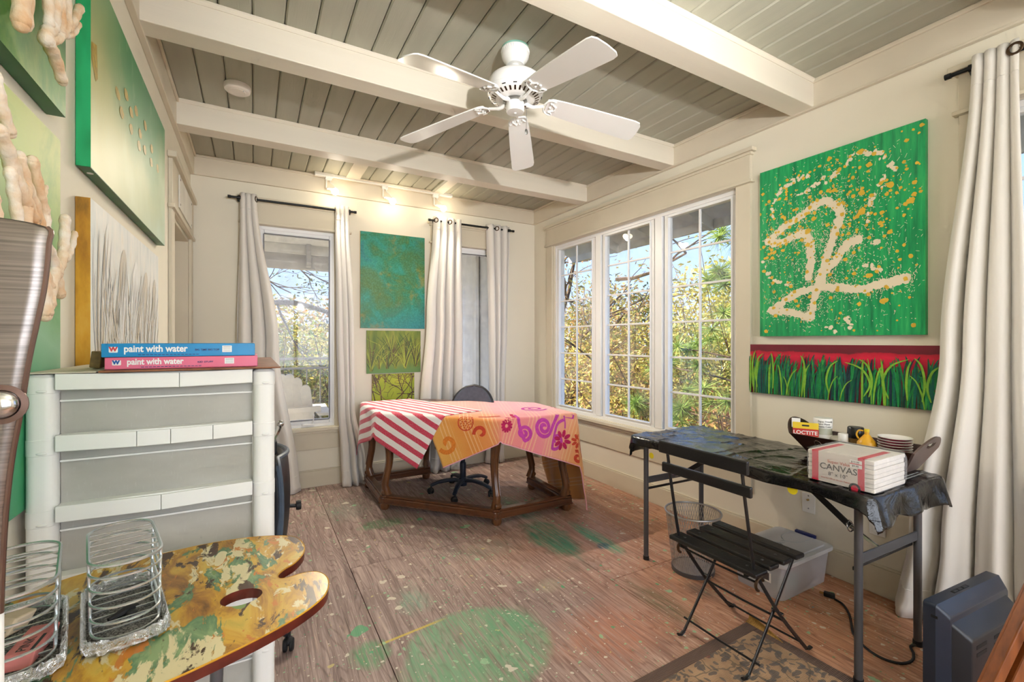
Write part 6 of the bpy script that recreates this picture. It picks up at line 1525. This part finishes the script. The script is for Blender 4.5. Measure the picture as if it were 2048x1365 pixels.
# ================================================================ storage bin
bn = thing('storage_bin', 'clear plastic storage bin with lid and blue latch under the table', 'storage bin', (2.51, 1.44, 0))
def taper(mb, x0, x1, y0, y1, z0, z1, g, r):
    A = rrect(x0 + g, x1 - g, y0 + g, y1 - g, r, 5); B_ = rrect(x0, x1, y0, y1, r, 5); n_ = len(A)
    mb.add([(x, y, z0) for x, y in A] + [(x, y, z1) for x, y in B_], [tuple(range(n_))[::-1]] + [(i, (i + 1) % n_, n_ + (i + 1) % n_, n_ + i) for i in range(n_)])
mb = MB(); taper(mb, 2.285, 2.735, 1.300, 1.582, .001, .186, .016, .03); mb.build('tub', 'bin_plastic', bn, smooth=True, solid=.002)
mb = MB(); mb.rbox(2.268, 2.752, 1.283, 1.599, .176, .196, .04, n=5); mb.build('lid_skirt', 'bin_lid', bn, smooth=True)
ld = MB().rbox(2.300, 2.720, 1.312, 1.570, .196, .206, .035, n=5).build('lid_panel', 'bin_lid', bn, smooth=True)
for q in (-1, 1): MB().tube(spline([(2.72, 1.441 + q * .055, .2065), (2.60, 1.441 + q * .05, .2065), (2.52, 1.441 - q * .01, .2065), (2.43, 1.441 + q * .09, .2065), (2.31, 1.441 + q * .10, .2065)], 6), .0013, 5).build('lid_groove', 'print_grey', ld)
MB().rbox(2.738, 2.762, 1.385, 1.495, .172, .212, .006).build('latch', 'print_navy', bn, smooth=True); MB().rbox(2.258, 2.274, 1.385, 1.495, .150, .200, .006).build('latch', 'bin_lid', bn, smooth=True)
lb = MB().box(2.2895, 2.2905, 1.365, 1.475, .075, .150).build('paper_label', 'print_white', bn)
MB().box(2.2885, 2.2895, 1.375, 1.465, .084, .122).build('label_picture', 'grey_tube', lb)
for nm, x_, y_, r_, h_, m_, lbl in (('paint_pot', 2.40, 1.40, .03, .07, 'teal_gasket', 'teal lidded pot inside the storage bin, nearer the front'), ('paint_pot', 2.46, 1.36, .03, .08, 'teal_gasket', 'teal lidded pot inside the storage bin, nearer the wall'), ('rolled_cloth', 2.58, 1.47, .06, .10, 'eraser_pink', 'rosy rolled cloth inside the storage bin'), ('tin_can', 2.45, 1.50, .04, .09, 'print_navy', 'dark blue can inside the storage bin')):
    tag(MB().lathe([(0, 0), (r_ * .96, 0), (r_, .006), (r_, h_ - .02), (r_ * 1.04, h_ - .018), (r_ * 1.04, h_), (0, h_)], (x_, y_, .006), 20).build(nm, m_, smooth=True), lbl, nm.replace('_', ' '))

# ================================================================ wall plates, cord, rug
op = thing('coax_plate', 'white cable outlet plate under the folding table', 'wall plate', (XR - .004, 1.453, .31))
MB().box(XR - .006, XR, 1.418, 1.490, .308, .420).build('plate', 'wall_plate', op, bevel=.003)
mb = MB(); mb.tube([(XR - .006, 1.454, .385), (XR - .016, 1.454, .385)], .006, 10); mb.build('coax_jack', 'brass', op, smooth=True)
mb = MB(); mb.ball((XR - .006, 1.454, .335), (.003, .004, .004), 8, 6); mb.ball((XR - .006, 1.454, .408), (.003, .004, .004), 8, 6); mb.build('screw', 'alu_pull', op)
op = thing('power_outlet', 'white double power outlet beside the long curtain', 'wall outlet', (XR - .004, 1.118, .30))
MB().box(XR - .006, XR, 1.082, 1.154, .300, .412).build('plate', 'wall_plate', op, bevel=.003)
for z in (.332, .380):
    s_ = MB().prism(rrect(1.101, 1.135, z - .016, z + .016, .010), XR - .008, XR - .005, T=lambda y, zz_, x: (x, y, zz_)).build('socket', 'white_enamel', op)
    mb = MB(); mb.box(XR - .0086, XR - .008, 1.109, 1.1115, z - .003, z + .008); mb.box(XR - .0086, XR - .008, 1.124, 1.1265, z - .003, z + .008); mb.ball((XR - .008, 1.118, z - .009), (.001, .003, .003), 8, 6); mb.build('slot', 'dark_slot', s_)
cd = thing('power_cord', 'black power cord with plug trailing on the floor under the table', 'cord', (2.4, 1.0, 0))  # plain power cord, its plug lying loose on the floor
cpts = [(2.552, 1.195), (2.535, 1.150), (2.475, 1.098), (2.39, 1.05), (2.322, 1.012), (2.268, .952), (2.247, .90), (2.249, .862), (2.272, .828), (2.310, .812), (2.352, .812), (2.395, .826), (2.45, .850), (2.53, .80), (2.53, .70), (2.40, .62)]
MB().tube(spline([(a, b, .0055) for a, b in cpts], 7), .005, 8).build('cable', 'rubber', cd, smooth=True)
pg = MB(Matrix.Translation((2.560, 1.222, .011)) @ Matrix.Rotation(-1.2, 4, 'Z')).rbox(-.026, .022, -.013, .013, -.011, .011, .006).build('plug', 'rubber', cd, smooth=True)
MB(Matrix.Translation((2.560, 1.222, .011)) @ Matrix.Rotation(-1.2, 4, 'Z')).box(-.045, -.026, -.007, -.005, -.003, .003).build('prong', 'brass', pg); MB(Matrix.Translation((2.560, 1.222, .011)) @ Matrix.Rotation(-1.2, 4, 'Z')).box(-.045, -.026, .005, .007, -.003, .003).build('prong', 'brass', pg)
rg = thing('area_rug', 'faded tan floral rug with a brown border, bottom right', 'rug', (1.4, .5, 0))
RX0, RX1, RY0, RY1 = .80, 2.005, -.55, 1.300
Mr = Matrix.Translation((RX1, RY1, 0)) @ Matrix.Rotation(.018, 4, 'Z') @ Matrix.Translation((-RX1, -RY1, 0))
MB(Mr).box(RX0 + .055, RX1 - .055, RY0 + .055, RY1 - .055, .0005, .007).build('field', 'rug_field', rg)
for b in ((RX0, RX1, RY1 - .055, RY1), (RX0, RX1, RY0, RY0 + .055), (RX0, RX0 + .055, RY0 + .055, RY1 - .055), (RX1 - .055, RX1, RY0 + .055, RY1 - .055)): MB(Mr).box(*b, .0005, .0065).build('border', 'rug_border', rg, bevel=.002)
MB().grid(lambda u, v: (2.005 - .02 + .028 * math.sin(v * PI * .8) * (1 - u) , 1.302 - u * .17 + .0 * v, .006 + .022 * (1 - math.cos(v * PI * .8)) * (1 - u) ** .8), 16, 8).build('curled_edge', 'straw', rg, smooth='all', solid=.004)

# ================================================================ monitor on the floor, seen from behind
mo = thing('monitor', 'dark blue black television monitor standing on the floor, back turned', 'monitor', (2.2, .57, 0))
Mm = Matrix.Translation((1.985, .632, 0)) @ Matrix.Rotation(math.radians(-4.5), 4, 'Z')
Wm, Hm = .475, .425
def loft(M_, secs):
    """rounded rectangles (x0,x1,z0,z1,y,r) joined front to back"""
    mb = MB(M_); rings = [[(x, y, z) for x, z in rrect(x0, x1, z0, z1, r, 4)] for x0, x1, z0, z1, y, r in secs]; n_ = len(rings[0]); vs = [p for rg_ in rings for p in rg_]
    fs = [tuple(range(n_)), tuple((len(rings) - 1) * n_ + i for i in range(n_))[::-1]]
    for k in range(len(rings) - 1): fs += [(k * n_ + (i + 1) % n_, k * n_ + i, (k + 1) * n_ + i, (k + 1) * n_ + (i + 1) % n_) for i in range(n_)]
    return mb.add(vs, fs)
loft(Mm, [(0, Wm, .035, Hm, .028, .012), (0, Wm, .035, Hm, -.006, .012), (.004, Wm - .004, .038, Hm - .004, -.010, .012), (.022, Wm - .022, .055, Hm - .030, -.034, .014), (.024, Wm - .024, .06, Hm - .034, -.036, .012)]).build('bezel', 'blue_black_plastic', mo, smooth=True)
hb_ = loft(Mm, [(.030, Wm - .030, .06, Hm - .052, -.034, .012), (.045, Wm - .045, .07, Hm - .085, -.078, .014), (.050, Wm - .050, .075, Hm - .092, -.082, .012)]).build('rear_housing', 'black_plastic', mo, smooth=True)
for k in range(3): MB(Mm).box(.075 + k * .125, .145 + k * .125, -.0830, -.0822, Hm - .125, Hm - .113).build('vent', 'dark_slot', hb_); MB(Mm).box(.075 + k * .125, .145 + k * .125, -.0830, -.0822, Hm - .150, Hm - .138).build('vent', 'dark_slot', hb_)
MB(Mm).box(.15, .26, .002, .014, Hm - .004, Hm + .0006).build('button_recess', 'dark_slot', mo)
for k in range(3): MB(Mm).rbox(.158 + k * .034, .184 + k * .034, .004, .012, Hm - .002, Hm + .002, .002).build('button', 'black_plastic', mo)
MB(Mm).box(-.0008, .001, -.012, .006, Hm - .045, Hm - .036).build('side_slot', 'dark_slot', mo)
pnl = MB(Mm).box(.18, .38, -.0835, -.0822, .11, .21).build('port_panel', 'dark_slot', mo)
for k in range(6): MB(Mm).tube([(.20 + k * .028, -.083, .185 - .012 * (k % 2)), (.20 + k * .028, -.092, .185 - .012 * (k % 2))], .006, 10).build('jack', 'chrome', pnl, smooth=True)
MB(Mm).box(.10, .15, -.0835, -.0822, .085, .12).build('power_socket', 'rubber', mo)
MB(Mm).rbox(.14, .34, -.11, .07, .0, .014, .03, n=5).build('foot_plate', 'black_plastic', mo, smooth=True); MB(Mm).box(.20, .28, -.04, .0, .012, .08).build('neck', 'black_plastic', mo, bevel=.004)
MB(Mm).box(.018, Wm - .018, .0275, .0288, .055, Hm - .020).build('screen', 'cap_black', mo)

# ================================================================ wooden easel
ea = thing('wooden_easel', 'varnished wooden easel leg with brass wing nuts, bottom right corner', 'easel', (1.2, .35, 0))
E0, E1 = V((1.024, 0.454, .0)), V((1.693, 0.075, 1.62))
ed = (E1 - E0).normalized(); side = V((.87, -.49, 0)); side = (side - ed * side.dot(ed)).normalized(); fr = ed.cross(side).normalized()
if fr.y > 0: fr = -fr
def plank(part, a, b, off, w, d, foff=0, mat='easel_wood', parent=None):
    MB().bar(a + side * off + fr * foff, b + side * off + fr * foff, w, d, up=fr).build(part, mat, parent or ea, bevel=.003)
plank('mast_rail', E0, E1, -.017, .020, .022); plank('mast_rail', E0, E1, .017, .022, .022); plank('mast_back', E0, E1, .0, .05, .008, -.013)
for s_ in (.45, .385, .60):
    p = E0.lerp(E1, s_); mb = MB(); mb.tube([p + fr * .010, p + fr * .026], .004, 8); q = p + fr * .026
    for k in (-1, 1): mb.ball(q + side * k * .008 + ed * k * .005, (.008, .005, .006), 10, 6)
    mb.build('wing_nut', 'brass', ea, smooth=True)
MB().bar((1.743, -0.045, 0), (1.693, 0.045, 1.5), .03, .022).build('easel_leg', 'easel_wood', ea, bevel=.003); MB().bar((1.30, -.42, 0), (1.653, 0.025, 1.5), .03, .022).build('easel_leg', 'easel_wood', ea, bevel=.003)
